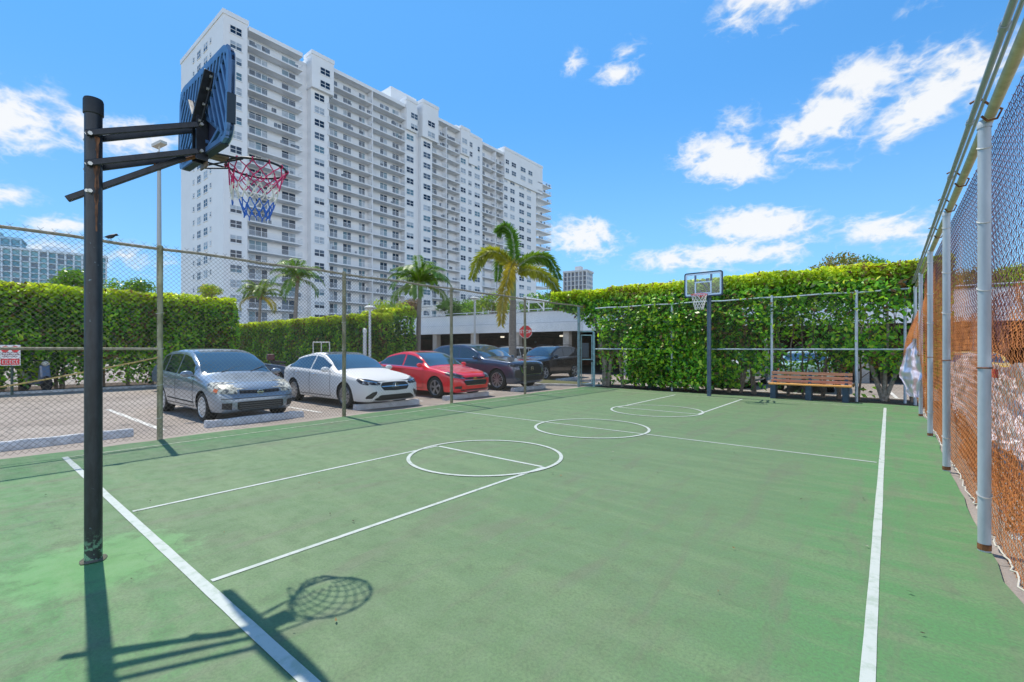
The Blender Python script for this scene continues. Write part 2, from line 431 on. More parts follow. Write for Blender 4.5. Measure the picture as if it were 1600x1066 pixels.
mb = MB(); stripe(mb, (XR, -0.2), (XR, Y1+.05), 0.056); stripe(mb, (XL-.05, Y0), (XR-.05, Y0), 0.066)
tag(mb.build('road_marking', m_line), kind='structure')
mb = MB(); stripe(mb, (XL, Y0+.05), (XL, Y1), 0.05)
tag(mb.build('road_marking', m_line2), kind='structure')
mb = MB(); stripe(mb, (XL+.03, YM), (XR-.05, YM), 0.04)
for x in (LX0, LX1): stripe(mb, (x, Y0+.05), (x, YF), 0.045)
stripe(mb, (LX0+.03, YF), (LX1-.03, YF), 0.05)
for x in (LX0, LX1): stripe(mb, (x, YG), (x, Y1), 0.055)
stripe(mb, (LX0+.03, YG), (LX1-.03, YG), 0.05)
tag(mb.build('road_marking', m_line), kind='structure')
mb = MB(); cx = (LX0+LX1)/2
ring(mb, (cx, YF), 1.06, 0.05, 0.008); ring(mb, (cx, YM), 1.06, 0.05, 0.008); ring(mb, (cx, YG), 1.06, 0.05, 0.008)
tag(mb.build('road_marking', m_line), kind='structure')
mb = MB(); stripe(mb, (XL, Y1), (XR-.05, Y1), 0.05)
tag(mb.build('road_marking', m_line2), kind='structure')
# stall lines in the lot
m_lot_line = mat('lot_line', (0.62, 0.60, 0.57), 0.85, c2=(0.28, 0.26, 0.24), scale=6, lo=0.3, hi=0.5)
mb = MB()
for y in (2.55, 5.65, 8.75, 11.85, 15.0): stripe(mb, (-15.2, y), (-10.5, y), 0.10, -0.016)
for x in (-7.9, -5.2, -2.5, 0.2, 2.9): stripe(mb, (x, 18.4), (x-0.3, 23.2), 0.10, -0.016)
stripe(mb, (-9, 18.35), (3, 18.35), 0.12, -0.012)
tag(mb.build('road_marking', m_lot_line), kind='structure')
# low kerbs
def kerb(x0, x1, y0, y1, h=0.13):
    mb = MB(); mb.box(x0, x1, y0, y1, -0.03, h); return tag(mb.build('kerb', m_conc, bevel=0.015), kind='structure')
kerb(-22.92, -22.76, -6, 9.4, 0.06)
mb = MB(); mb.poly([(-14.9,15.9,-0.03),(-11.2,15.6,-0.03),(-9.7,16.2,-0.03),(-9.7,17.4,-0.03),(-12.5,17.6,-0.03)], (0,0,0.10))
tag(mb.build('kerb', m_conc, bevel=0.02), kind='structure')
mb = MB(); mb.poly([(-14.5,16.02,0.0),(-11.2,15.78,0.0),(-9.85,16.3,0.0),(-9.85,17.25,0.0),(-12.4,17.45,0.0)], (0,0,0.085))
tag(mb.build('ground', m_grass), kind='structure')
mb = MB(); mb.poly([(-17.6,20.9,-0.03),(-15.2,18.1,-0.03),(-14.9,18.1,-0.03),(-14.9,20.3,-0.03),(-16.3,21.9,-0.03),(-17.3,21.9,-0.03)], (0,0,0.12))
tag(mb.build('kerb', m_conc, bevel=0.02), kind='structure')
# parking stops
def wheel_stop(x, y0, y1, label, m, rz=0.0):
    mb = MB(); n = 14; P = []
    for i in range(n+1):
        y = (y1-y0)*(i/n - 0.5); j = random.uniform(-.008, .008)
        P.append([(-.085, y, -.02), (-.075, y, .075+j), (-.045, y, .115+j), (.045, y, .115+j), (.075, y, .07+j), (.085, y, -.02)])
    mb.grid(P); k = 6
    mb.f.append(tuple(range(6))); mb.m.append(0); mb.f.append(tuple(n*6+i for i in reversed(range(6)))); mb.m.append(0)
    o = mb.build('wheel_stop', m, smooth=True, angle=30); o.location = (x, (y0+y1)/2, 0); o.rotation_euler.z = rz
    tag(o, label, 'wheel stop', 'concrete wheel stops along the fence')
m_stop = mat('stop_paint', (0.62, 0.63, 0.66), 0.85, c2=(0.40, 0.40, 0.42), scale=7, bump=0.5, bscale=25)
wheel_stop(-10.25, 0.0, 2.05, 'long pale concrete wheel stop of the empty stall behind the black hoop post', m_stop)
wheel_stop(-10.22, 3.15, 5.05, 'pale concrete wheel stop in front of the silver hatchback', m_stop)
wheel_stop(-10.2, 6.4, 8.25, 'pale concrete wheel stop in front of the white sedan', m_stop, R(-6))
wheel_stop(-10.2, 9.3, 11.2, 'whitewashed wheel stop in front of the red sedan', m_stop)
wheel_stop(-10.4, 12.75, 14.7, 'rough whitewashed wheel stop in front of the dark blue suv', m_stop)
wheel_stop(-12.0, 17.9, 19.9, 'low concrete stop beside the brown suv seen through the gate', m_stop, R(4))
# dry leaves and grit scattered on the court: nobody could count them
V = []; F = []; C_ = []
for i in range(330):
    x = rng.uniform(-9, 0.5); y = rng.uniform(0.3, 16) if i < 90 else rng.uniform(15.2, 16.6)
    s = rng.uniform(.005, .013); a = rng.uniform(0, 6.28); o = len(V); zz = 0.012
    for k in range(4): V.append((x+s*math.cos(a+k*PI/2)*(1.7 if k % 2 else .6), y+s*math.sin(a+k*PI/2)*(1.7 if k % 2 else .6), zz+rng.uniform(0, .012)))
    F.append((o, o+1, o+2, o+3)); C_.append([(.05,.035,.02),(.22,.15,.06),(.35,.33,.28)][rng.integers(3)])
m_leaf_dry = leaf_mat('dry_leaf', 0.1, 0.8, (1,1,1))
o = np_mesh('leaf_litter', V, F, m_leaf_dry, colors=C_); tag(o, 'dry leaves and grit scattered over the green court', 'leaf litter', kind='stuff')
# ------------------------------------------------------------------ chain-link fences, gate, net, tarps
m_galv = mat('galvanised_steel', (0.42, 0.45, 0.48), 0.5, 0.55, var=0.18, scale=9, bump=0.05)
m_galvblue = mat('blue_grey_steel', (0.46, 0.53, 0.60), 0.45, 0.2, var=0.12, scale=6)
m_oldpipe = mat('weathered_pipe', (0.42, 0.38, 0.30), 0.75, 0.2, c2=(0.24, 0.20, 0.13), scale=12, bump=0.2)
m_mossy = mat('mossy_post', (0.40, 0.37, 0.26), 0.8, 0.1, c2=(0.17, 0.16, 0.08), scale=9, bump=0.3, stretch=(1,1,.4))
m_yellowpipe = mat('yellowed_pipe', (0.58, 0.52, 0.32), 0.6, 0.1, c2=(0.40, 0.36, 0.22), scale=8)
m_wire = mat('fence_wire', (0.115, 0.105, 0.09), 0.7, 0.1)
m_wire_rust, nt, b = new_mat('rusty_wire')
P = objco(nt); sp = nt.nodes.new('ShaderNodeSeparateXYZ'); nt.links.new(P, sp.inputs[0]); n = NOISE(nt, P, 1.3, 5, .6); n2 = NOISE(nt, P, 9, 4, .6)
hgt = SMOOTH(nt, M(nt, 'ADD', M(nt, 'MULTIPLY_ADD', sp.outputs[1], -0.16, sp.outputs[2]), M(nt, 'MULTIPLY_ADD', n, 2.4, -0.45)), 1.25, 2.0)
c = MIX(nt, hgt, (.52,.175,.04), (.13,.04,.06)); c = MIX(nt, SMOOTH(nt, n2, .48, .7, 0, .7), c, (.16,.05,.025)); nt.links.new(c, b.inputs['Base Color']); b.inputs['Roughness'].default_value = .7
m_wire_grey = mat('tension_wire', (0.55, 0.54, 0.5), 0.5, 0.5)
m_teal = mat('teal_gate_paint', (0.20, 0.34, 0.38), 0.55, 0.1, var=0.25, scale=10)
m_rust = mat('rust', (0.25, 0.10, 0.035), 0.9, c2=(0.09, 0.035, 0.02), scale=25)

def link_fabric(name, L_, z0, z1, pitch, wire, m, parent, mapf, weave=0.0, knuckle=0.035, seg=None):
    """chain-link fabric: two families of diagonals over [0,L_]x[z0,z1]; mapf(u, z, w) -> point"""
    H = z1-z0; V = []; F = []
    cell = pitch                        # horizontal and vertical diagonal of a diamond
    tri = [(math.cos(a)*wire/2, math.sin(a)*wire/2) for a in (PI/2, PI*7/6, PI*11/6)]
    for fam in (1, -1):
        n0 = int(-H/cell)-2; n1 = int(L_/cell)+int(H/cell)+2
        for i in range(n0, n1):
            u0 = i*cell
            # u = u0 + fam*(z-z0)
            za, zb = z0, z1+knuckle*(1 if (i % 2 == 0) else .4)
            ua, ub = u0, u0 + fam*(zb-z0)
            # clip to 0..L_
            def clip(ua, za, ub, zb):
                if ua > ub: sw = True; ua, za, ub, zb = ub, zb, ua, za
                else: sw = False
                if ub <= 0 or ua >= L_: return None
                if ua < 0: t = (0-ua)/(ub-ua); za = za+t*(zb-za); ua = 0
                if ub > L_: t = (L_-ua)/(ub-ua); zb = za+t*(zb-za); ub = L_
                return (ua, za, ub, zb)
            r = clip(ua, za, ub, zb)
            if not r: continue
            ua, za, ub, zb = r
            k = max(1, int(abs(zb-za)/(cell/2))) if weave else (seg or 1)
            base = len(V)
            for j in range(k+1):
                t = j/k; u = ua+(ub-ua)*t; z = za+(zb-za)*t
                w = fam*weave*(1 if j % 2 else -1) if weave else fam*wire*0.5
                p = mapf(u, z, w)
                for (dx, dz) in tri: V.append((p[0]+dx, p[1]+dx*0.3, p[2]+dz))
            for j in range(k):
                for q in range(3):
                    q2 = (q+1) % 3
                    F.append((base+j*3+q, base+j*3+q2, base+(j+1)*3+q2, base+(j+1)*3+q))
    return np_mesh(name, V, F, m, parent)

def post(mb_name, x, y, h, r, m, parent, band=None, cap=True, lean=(0,0)):
    mb = MB()
    mb.tube([(x, y, -0.02), (x+lean[0]*.5, y+lean[1]*.5, h*.5), (x+lean[0], y+lean[1], h)], r, 16)
    if cap: mb.lathe([(r*1.12, h-.03), (r*1.12, h+.005), (r*.8, h+.03), (0.0, h+.04)], (x+lean[0], y+lean[1], 0), 16)
    o = mb.build(mb_name, m, parent, smooth=True)
    return o

# --- left fence between the court and the lot
FX = -9.45
lf = thing('chain_link_fence', 'long weathered chain-link fence between the court and the parked cars', 'fence', (0,0,0))
post_y = [-1.1, 2.25, 5.62, 8.90, 12.26]
for i, y in enumerate(post_y):
    post('post', FX, y, 3.2, 0.042, m_mossy, lf, lean=(random.uniform(-.03,.03), 0))
mb = MB(); pts = [(FX+.0, -1.6+i*0.55, 3.18 + 0.012*math.sin(i*1.7)) for i in range(33)]
mb.tube(pts, 0.024, 10); mb.build('top_rail', m_oldpipe, lf, smooth=True)
mb = MB(); mb.tube([(FX+.02, -1.6, 1.515), (FX+.02, 2.22, 1.50)], 0.022, 10); mb.build('middle_rail', m_oldpipe, lf, smooth=True)
link_fabric('chain_link', 17.6, 0.03, 3.17, 0.074, 0.0056, m_wire, lf, lambda u, z, w_: (FX+0.055+w_+0.03*math.sin(u*1.3)*math.sin(z), -1.6+u, z), knuckle=0.075, seg=6)
for y in post_y:
    for z in (0.35, .9, 1.5, 2.1, 2.7, 3.05): mb = MB(); mb.tube([(FX+.052*math.cos(a), y+.052*math.sin(a), z+.01*math.sin(a*1)) for a in [k*PI/5 for k in range(10)]], .004, 5, closed=True); mb.build('wire_tie', m_wire_grey, lf)

# --- corner gate
gt = thing('metal_gate', 'teal painted metal gate in the corner between hedge and bronze suv', 'gate', (0,0,0))
ga, gb = Vector((-9.62, 16.0, 0)), Vector((-9.17, 16.42, 0))
post('post', ga.x, ga.y, 3.2, 0.055, m_teal, gt); post('post', gb.x, gb.y, 2.15, 0.05, m_teal, gt)
d = (gb-ga).normalized(); n_ = Vector((-d.y, d.x, 0))
mb = MB()
A = ga + d*0.10; B = gb - d*0.08
for p in (A, B): mb.tube([p+Vector((0,0,.08)), p+Vector((0,0,2.05))], 0.022, 8)
for z in (.1, 1.08, 2.05): mb.tube([A+Vector((0,0,z)), B+Vector((0,0,z))], 0.02, 8)
mb.build('gate_frame', m_teal, gt, smooth=True)
mb = MB(); mb.tube([ga+Vector((0,0,2.2)), gb+Vector((0,0,2.2))], .024, 8); mb.build('transom', m_teal, gt, smooth=True)
lw = (B-A).length
link_fabric('chain_link', lw, 0.1, 2.04, 0.07, 0.004, m_wire, gt, lambda u, z, w_: tuple(A + d*u + n_*w_ + Vector((0,0,z))), knuckle=0)
mb = MB(); q = gb - d*0.10 + Vector((.03,-.05,1.02)); mb.lathe([(0,-.03),(.045,-.03),(.05,0),(.045,.03),(0,.03)], tuple(q), 12, axis='y'); mb.build('latch', mat('black_latch', (.02,.02,.02), .5), gt, smooth=True)
pb = MB(); pc = (ga+gb)/2 + Vector((-.25,.35,1.3)); pb.box(pc.x-.16, pc.x+.16, pc.y-.02, pc.y+.02, 1.15, 1.75)
pb.build('sign_plate', mat('sign_back_grey', (.09,.10,.11), .6, .3), gt)

# --- back fence under the hedge
BY = 16.5
bf = thing('chain_link_fence', 'blue grey chain-link fence at the far end buried in the hedge', 'fence', (0,0,0))
for x, h in ((-6.05, 3.12), (-2.87, 3.16), (-0.72, 3.16)): post('post', x, BY, h, 0.038, m_galvblue, bf)
mb = MB(); mb.tube([(-9.15+i*.6, BY, 3.13+.015*math.sin(i*2.1)) for i in range(17)], .022, 8); mb.build('top_rail', m_galvblue, bf, smooth=True)
mb = MB(); mb.tube([(-9.15, BY, 1.5), (.5, BY, 1.49)], .022, 8); mb.build('middle_rail', m_galvblue, bf, smooth=True)
link_fabric('chain_link', 9.65, 0.03, 3.13, 0.095, 0.0026, mat('fence_wire_grey', (.22,.24,.20), .6, .3), bf, lambda u, z, w_: (-9.15+u, BY+.05+w_, z), knuckle=0)

# --- right fence, close to the viewer
RX = 0.55
rf = thing('chain_link_fence', 'tall fence of rusty brown chain-link on grey posts with a yellowed top rail', 'fence', (0,0,0))
rpost = [1.95, 4.88, 7.80, 10.70, 13.72, 16.5]
m_rpost = mat('grey_painted_post', (0.40, 0.45, 0.50), 0.5, 0.15, var=0.16, scale=5, bump=0.06, stretch=(1,1,.25))
for i, y in enumerate(rpost):
    o = post('post', RX, y, 3.17, 0.037, m_rpost, rf, cap=True)
    if i < 5:
        mb = MB()
        mb.lathe([(.0395, 0.01), (.0395, .055)], (RX, y, 0), 16); mb.build('rust_foot', m_rust, o)
        for z, cz in ((3.0, 0), (2.45, 0), (1.95, 0), (.42, 0)):
            mb = MB(); mb.tube([(RX+.041*math.cos(a), y+.041*math.sin(a), z+.02*math.sin(a)) for a in [k*PI/7 for k in range(14)]], .0045, 5, closed=True); mb.build('wire_tie', m_wire_grey, o)
        mb = MB(); mb.tube([(RX+.0415*math.cos(a), y+.0415*math.sin(a), 1.36) for a in [k*PI/7 for k in range(14)]], .006, 5, closed=True); mb.build('rusty_tie', m_rust, o)
mb = MB(); mb.tube([(RX+.02, -1.0, 3.20), (RX+.02, 16.6, 3.20)], 0.033, 14); mb.build('top_rail', m_yellowpipe, rf, smooth=True)
mb = MB()
mb.tube([(RX-.055, -1.0, 3.285), (RX-.055, 16.6, 3.285)], 0.019, 10)
mb.tube([(RX-.015, -1.0, 3.30), (RX-.015, 16.6, 3.30)], 0.012, 8)
for y in (.6, 2.2, 3.7, 5.1, 6.6, 8.2, 9.8, 11.4, 13, 14.6): mb.tube([(RX-.055, y-.03, 3.285), (RX-.055, y+.03, 3.285)], .025, 10)
mb.build('conduit', mat('grey_conduit', (.36,.40,.42), .5, .4), rf, smooth=True)
for y in (3.3, 4.75, 6.5, 7.6, 9.3):
    mb = MB(); mb.tube([(RX-.09, y, 3.30), (RX-.04, y, 3.325), (RX+.02, y+.01, 3.255), (RX+.075, y, 3.21), (RX+.05, y, 3.15), (RX, y, 3.148), (RX-.03, y, 3.19)], .008, 6)
    mb.build('rusty_clamp', m_rust, rf, smooth=True)
def rmap(u, z, w_):
    y = -1.0+u
    return (RX+.082+w_ + 0.025*math.sin(y*1.9+z)*math.sin(z*1.0), y, z)
link_fabric('chain_link', 15.0, 0.04, 3.17, 0.064, 0.0038, m_wire_rust, rf, rmap, weave=0.0045, knuckle=0.01)
mb = MB(); pts = []
for i in range(200):
    y = -0.5+i*0.075; pts.append((RX+.075+.012*math.sin(i*2.2), y, .05+.016*math.sin(i*1.7)+.02*math.sin(i*.31)))
mb.tube(pts, .0055, 6); mb.build('tension_wire', mat('pale_wire', (.62,.58,.5), .6, .2), rf, smooth=True)

# torn brown wind screen netting that sags from the fence
m_net = bpy.data.materials.new('brown_netting'); m_net.use_nodes = True
nt = m_net.node_tree; b = nt.nodes['Principled BSDF']
P = objco(nt); n = NOISE(nt, P, 2.5, 5, .6)
c = MIX(nt, SMOOTH(nt, n, .35, .65), (.26,.07,.02), (.62,.22,.05)); nt.links.new(c, b.inputs['Base Color']); b.inputs['Roughness'].default_value = .8
sp = nt.nodes.new('ShaderNodeSeparateXYZ'); nt.links.new(P, sp.inputs[0])
u1 = M(nt, 'FRACT', M(nt, 'MULTIPLY', M(nt, 'ADD', sp.outputs[1], sp.outputs[2]), 20.0)); u2 = M(nt, 'FRACT', M(nt, 'MULTIPLY', M(nt, 'SUBTRACT', sp.outputs[1], sp.outputs[2]), 20.0))
hole = M(nt, 'MULTIPLY', M(nt, 'GREATER_THAN', u1, .24), M(nt, 'GREATER_THAN', u2, .24))
al = M(nt, 'MAXIMUM', M(nt, 'SUBTRACT', 1.0, hole), 0.0); nt.links.new(al, b.inputs['Alpha'])
def netting(name, y0, y1, zt, zb, bulge, label, xo=0.0, fold=.03, m=m_net):
    P = []; ny, nz = 60, 40
    for i in range(ny+1):
        u = i/ny; row = []
        for j in range(nz+1):
            v = j/nz; z = zt(u)*(1-v)+zb(u)*v
            x = RX + .11 + xo - bulge(u, v) + fold*math.sin(u*37+v*5)*(.3+v) + .5*fold*math.sin(u*91+2*v)
            row.append((x, y0+(y1-y0)*u, z))
        P.append(row)
    mb = MB(); mb.grid(P); o = mb.build(name, m, smooth=True, angle=180)
    return tag(o, label, 'netting')
netting('wind_screen', 13.3, 16.3, lambda u: 2.75-.25*u, lambda u: .08+.1*(1-u), lambda u, v: .34*math.sin(PI*min(1, u*1.15))*math.sin(PI*v)**1.1, 'torn brown netting bulging into the court by the floodlight', fold=.05)
netting('wind_screen', 4.2, 11.0, lambda u: 1.95+.06*math.sin(u*9), lambda u: 1.46+.05*math.sin(u*14), lambda u, v: -.1, 'brown netting band tied above the white tarps behind the rusty fence', fold=.04)
netting('wind_screen', 4.2, 8.2, lambda u: .56+.18*math.sin(u*8), lambda u: .16+.06*math.sin(u*17), lambda u, v: -.02-.1*v, 'rumpled brown netting below the white tarps along the foot of the rusty fence', fold=.07)
# silvery and white plastic sheets
def crumple(name, f, nu, nv, m, amp, label, cat='plastic sheet'):
    from mathutils import noise
    P = []
    for i in range(nu+1):
        row = []
        for j in range(nv+1):
            p = Vector(f(i/nu, j/nv)); q = p*3.2
            d1 = abs(noise.noise(q)) + .5*abs(noise.noise(q*2.3)) + .25*abs(noise.noise(q*5.1))
            row.append((p.x + amp*(d1-.4), p.y + amp*.4*noise.noise(q*1.7+Vector((5,2,1))), p.z + amp*.3*noise.noise(q+Vector((9,0,3)))))
        P.append(row)
    mb = MB(); mb.grid(P); o = mb.build(name, m, smooth=True, angle=35)
    return tag(o, label, cat)
m_silver = mat('silver_plastic', (.62,.58,.66), .28, .75, var=.1, scale=5)
m_tarp = mat('white_tarp', (.88,.84,.88), .6, c2=(.66,.56,.62), scale=2.0, bump=.4, bscale=9)
crumple('plastic_sheet', lambda u, v: (.42+(u-.5)*.40*min(1,.12+1.5*v)*(1-.55*max(0,v-.6)/.4)-.05*math.sin(PI*v), 13.55-.12*u+.03*math.sin(u*9), 1.74-1.30*v), 22, 40, m_silver, .07, 'silvery crumpled plastic sheet caught on the bulging brown net')
crumple('plastic_tarp', lambda u, v: (RX+.24+.10*v, 7.3+3.9*u, 1.36-.95*v+.1*math.sin(u*7)), 60, 34, m_tarp, .15, 'crumpled white tarp behind the rusty fence with no strap over it')
crumple('plastic_tarp', lambda u, v: (RX+.27+.10*v, 4.5+2.7*u, 1.42-.85*v-.12*u), 60, 34, m_tarp, .15, 'crumpled white tarp behind the rusty fence with a red strap across it')
mb = MB(); mb.box(RX+.13, RX+.15, 5.5, 6.3, 1.26, 1.33); tag(mb.build('red_strap', mat('red_strap', (.55,.02,.04), .6)), 'short bright red strap over a white tarp behind the rusty fence', 'strap')
mb = MB(); mb.box(.75, 5.5, 5.35, 5.47, -.02, -.006); tag(mb.build('road_marking', m_line), kind='structure')
# rope tied across the nearest bay of the left fence
mb = MB(); mb.tube([(FX+.09, 2.2-.0, 1.36)] + [(FX+.10, 2.2-3.4*t, 1.36-.62*t-.06*math.sin(PI*t)) for t in [k/14 for k in range(1, 15)]], .012, 6)
tag(mb.build('rope', mat('tan_rope', (.50,.33,.13), .9, var=.3, scale=60), smooth=True), 'sagging tan rope tied to a chain-link post over the empty stalls', 'rope')
# small dark bird on the top rail
def bird(x, y, z):
    t = thing('bird', 'small dark bird perched on the fence top rail beside the hoop post', 'bird', (x, y, z), R(90)); t.scale = (.8, .95, .95)
    mb = MB()
    prof = [(-.085,.045,.008),(-.06,.05,.020),(-.02,.058,.033),(.025,.072,.036),(.055,.088,.028),(.068,.10,.022),(.085,.108,.024),(.103,.106,.017),(.112,.103,.006)]
    P = []
    for (px, pz, r) in prof: P.append([(px, r*.85*math.cos(a), pz+r*math.sin(a)) for a in [k*2*PI/12 for k in range(13)]])
    mb.grid(P)
    mb.add([(-.07,-.012,.05),(-.07,.012,.05),(-.17,.016,.025),(-.17,-.016,.025),(-.07,0,.04)], [(0,1,2,3),(0,3,4),(1,4,2),(4,3,2)])
    mb.build('body', mat('dark_feather', (.012,.013,.018), .5), t, smooth=True, angle=60)
    mb = MB(); mb.tube([(.108,0,.104),(.135,0,.10)], [.006,.001], 6); mb.build('beak', mat('beak', (.05,.045,.03), .4), t)
    mb = MB()
    for s in (-1, 1): mb.tube([(.0,s*.013,.045),(.008,s*.013,.0)], .003, 5)
    mb.build('leg', mat('beak', (.05,.045,.03), .4), t)
bird(FX, 1.62, 3.203)
# ------------------------------------------------------------------ basketball hoops
m_pole, nt, b = new_mat('black_pole_paint')
P = objco(nt); sp = nt.nodes.new('ShaderNodeSeparateXYZ'); nt.links.new(P, sp.inputs[0])
n = NOISE(nt, P, 24, 5, .65); n2 = NOISE(nt, objco(nt, (1,1,.25)), 30, 4, .6)
chip = M(nt, 'MULTIPLY', SMOOTH(nt, n, .66, .70), SMOOTH(nt, NOISE(nt, P, 2.2, 3, .5), .42, .56))
foot = M(nt, 'MULTIPLY', SMOOTH(nt, sp.outputs[2], .24, .05), SMOOTH(nt, n, .50, .56))
c = MIX(nt, SMOOTH(nt, n2, .35, .7), (.010,.013,.018), (.022,.028,.036))
c = MIX(nt, M(nt, 'MULTIPLY', chip, .8), c, (.22,.32,.38)); c = MIX(nt, M(nt, 'MULTIPLY', foot, .85), c, (.16,.33,.22))
nt.links.new(c, b.inputs['Base Color']); b.inputs['Roughness'].default_value = .42
m_black = mat('black_paint', (.016,.019,.026), .4, .2, var=.4, scale=20)
m_bolt = mat('zinc_bolt', (.55,.53,.48), .4, .8)
m_streak = mat('rust_streak', (.34,.15,.075), .9, c2=(.05,.03,.025), scale=42, stretch=(1,1,.22), lo=.40, hi=.66)
m_board, nt, b = new_mat('blue_moulded_board')
P = objco(nt); n = NOISE(nt, P, 7, 4, .6); c = MIX(nt, SMOOTH(nt, n, .3, .7), (.055,.130,.285), (.085,.185,.375)); nt.links.new(c, b.inputs['Base Color']); b.inputs['Roughness'].default_value = .4
m_boarddark = mat('board_recess', (.002,.006,.03), .8, var=.3, scale=8)

def net_mesh(mb, r0, r1, drop, n=12, rows=5, th=.004, loose=()):
    def ringpt(i, k):
        t = k/rows; r = r0 + (r1-r0)*(t**.75) + .012*math.sin(PI*t)
        a = 2*PI*(i+.5*(k % 2))/n
        return Vector((r*math.cos(a), r*math.sin(a), -drop*t + .008*math.sin(i*2.7+k)))
    for k in range(rows):
        for i in range(n):
            if k == 0 and i in loose: continue
            if k % 2 == 0: q = (i, i-1)
            else: q = (i, i+1)
            a = ringpt(i, k)
            for j in q:
                c = ringpt(j, k+1); mid = (a+c)/2; mid.z -= .006
                mb.tube([a, mid, c], th, 5, cap=False)
    for i in range(n):                         # ragged tails
        a = ringpt(i, rows); mb.tube([a, a+Vector((random.uniform(-.01,.01), random.uniform(-.01,.01), -.03))], th*1.1, 5)
def net_mat(name, top, mid_, low, z1, z2):
    m, nt, b = new_mat(name)
    P = objco(nt); sp = nt.nodes.new('ShaderNodeSeparateXYZ'); nt.links.new(P, sp.inputs[0])
    c = MIX(nt, M(nt, 'GREATER_THAN', sp.outputs[2], z1), mid_, top); c = MIX(nt, M(nt, 'LESS_THAN', sp.outputs[2], z2), c, low)
    nt.links.new(c, b.inputs['Base Color']); b.inputs['Roughness'].default_value = .8
    return m

def rounded_rect(w_, h_, r, n=8):
    p = []
    for (cx, cy, a0) in ((w_/2-r, h_/2-r, 0), (-w_/2+r, h_/2-r, PI/2), (-w_/2+r, -h_/2+r, PI), (w_/2-r, -h_/2+r, 1.5*PI)):
        for k in range(n+1):
            a = a0 + PI/2*k/n; p.append((cx+r*math.cos(a), cy+r*math.sin(a)))
    return p
def clip_seg(p, d, poly):
    """clip the line p+t*d to a convex polygon -> (t0,t1)"""
    t0, t1 = -9, 9
    n = len(poly)
    for i in range(n):
        a = poly[i]; c = poly[(i+1) % n]; ex, ey = c[0]-a[0], c[1]-a[1]; nx, ny = -ey, ex
        den = d[0]*nx+d[1]*ny; num = (p[0]-a[0])*nx+(p[1]-a[1])*ny
        if abs(den) < 1e-9:
            if num < 0: return None
            continue
        t = -num/den
        if den > 0: t0 = max(t0, t)
        else: t1 = min(t1, t)
    return (t0, t1) if t1-t0 > .03 else None

# near hoop -------------------------------------------------------
px_, py_ = -4.38, .657
nh = thing('basketball_hoop', 'black basketball hoop seen from behind with blue ribbed board and tricolour net', 'basketball hoop', (px_, py_, 0))
mb = MB(); mb.tube([(0,0,-.02), (0,0,3.27)], .050, 32); mb.build('pole', m_pole, nh, smooth=True)
mb = MB(); mb.lathe([(.052,3.16),(.057,3.165),(.057,3.26),(.052,3.275),(0,3.282)], (0,0,0), 32); mb.build('pole_cap', mat('rubber_cap', (.016,.019,.024), .6), nh, smooth=True)
bz, byaw = 3.40, R(-1.0)
# arms: two parallel pairs of square tubes that rise towards the board, and a diagonal strut
hub = Vector((.20, .585, 0))
for z0, z1 in ((3.0, 3.235), (2.79, 3.03)):
    for s in (-1, 1):
        side = Vector((.062*s, -.02*s, 0))
        mb = MB(); a = Vector((-.0, -.03, z0))+side; c = hub + Vector((.0, 0, z1)) + side*.75
        mb.bar(a, c, .022, .042); mb.build('arm', m_black, nh, bevel=.004)
mb = MB(); mb.bar((-.06, -.13, 2.545), (.155, .51, 2.985), .035, .04); mb.build('strut', m_black, nh, bevel=.004)
mb = MB(); mb.tube([(.065,.36,2.885),(.20,.585,3.01)], .013, 10); mb.lathe([(.013,-.02),(.022,-.02),(.022,.02),(.013,.02)], (.065,.355,2.885), 12, axis='y'); mb.build('adjuster', m_rust, nh, smooth=True)
for z in (3.0, 2.79, 2.60):
    mb = MB(); mb.tube([(-.084,-.03,z),(.084,-.03,z)], .008, 8)
    for x in (-.08, .08): mb.lathe([(.0,-.010),(.014,-.010),(.014,.010),(0,.010)], (x,-.03,z), 6, axis='x')
    mb.build('bolt', m_bolt, nh, smooth=True)
    mb = MB(); mb.tube([(.035,-.03,z+.005),(.056,-.045,z+.005)], .012, 6); mb.build('bolt', m_bolt, nh, smooth=True)
for z in (3.235, 3.03): mb = MB(); mb.tube([(hub.x-.08, hub.y, z), (hub.x+.08, hub.y, z)], .012, 8); mb.build('bolt', m_bolt, nh, smooth=True)
def streak(z0, z1, a0, da):
    P = []
    for i in range(17):
        t = i/16; z = z0+(z1-z0)*t; wv_ = da*(.75+.18*math.sin(i*.9)+.1*math.sin(i*2.3))*(1-.75*t)+.02
        P.append([(0.051*math.cos(a0+k*wv_/4), 0.051*math.sin(a0+k*wv_/4), z) for k in range(-4, 5)])
    mb = MB(); mb.grid(P); mb.build('rust_stain', m_streak, nh, smooth=True)
streak(3.0, 2.83, R(16), .34); streak(2.80, 2.52, R(12), .42); streak(2.60, 2.33, R(10), .30)
# carriage: upright channel and two splayed plates bolted to the back of the board
cz = MB()
for s in (-1, 1): cz.box(hub.x+s*.045-.006, hub.x+s*.045+.006, hub.y-.03, hub.y+.05, 2.97, 3.34)
cz.box(hub.x-.045, hub.x+.045, hub.y+.04, hub.y+.052, 2.97, 3.34); cz.build('carriage', m_black, nh)
def plate(a, c, wd, m, holes):
    a = Vector(a); c = Vector(c); mb = MB(); mb.bar(a, c, wd, .012, up=(0,1,0)); mb.bar(a+Vector((0,-.03,0)), c+Vector((0,-.03,0)), .02, .05, up=(0,1,0))
    o = mb.build('bracket_plate', m, nh, bevel=.003)
    for t in holes:
        p = a.lerp(c, t); u = (c-a).normalized(); q = u.cross(Vector((0,1,0)))
        for s in (-1, 1): mb = MB(); mb.lathe([(0,-.02),(.011,-.02),(.011,.01),(0,.01)], tuple(p+q*s*wd*.36), 8, axis='y'); mb.build('bolt', m_bolt, o, smooth=True)
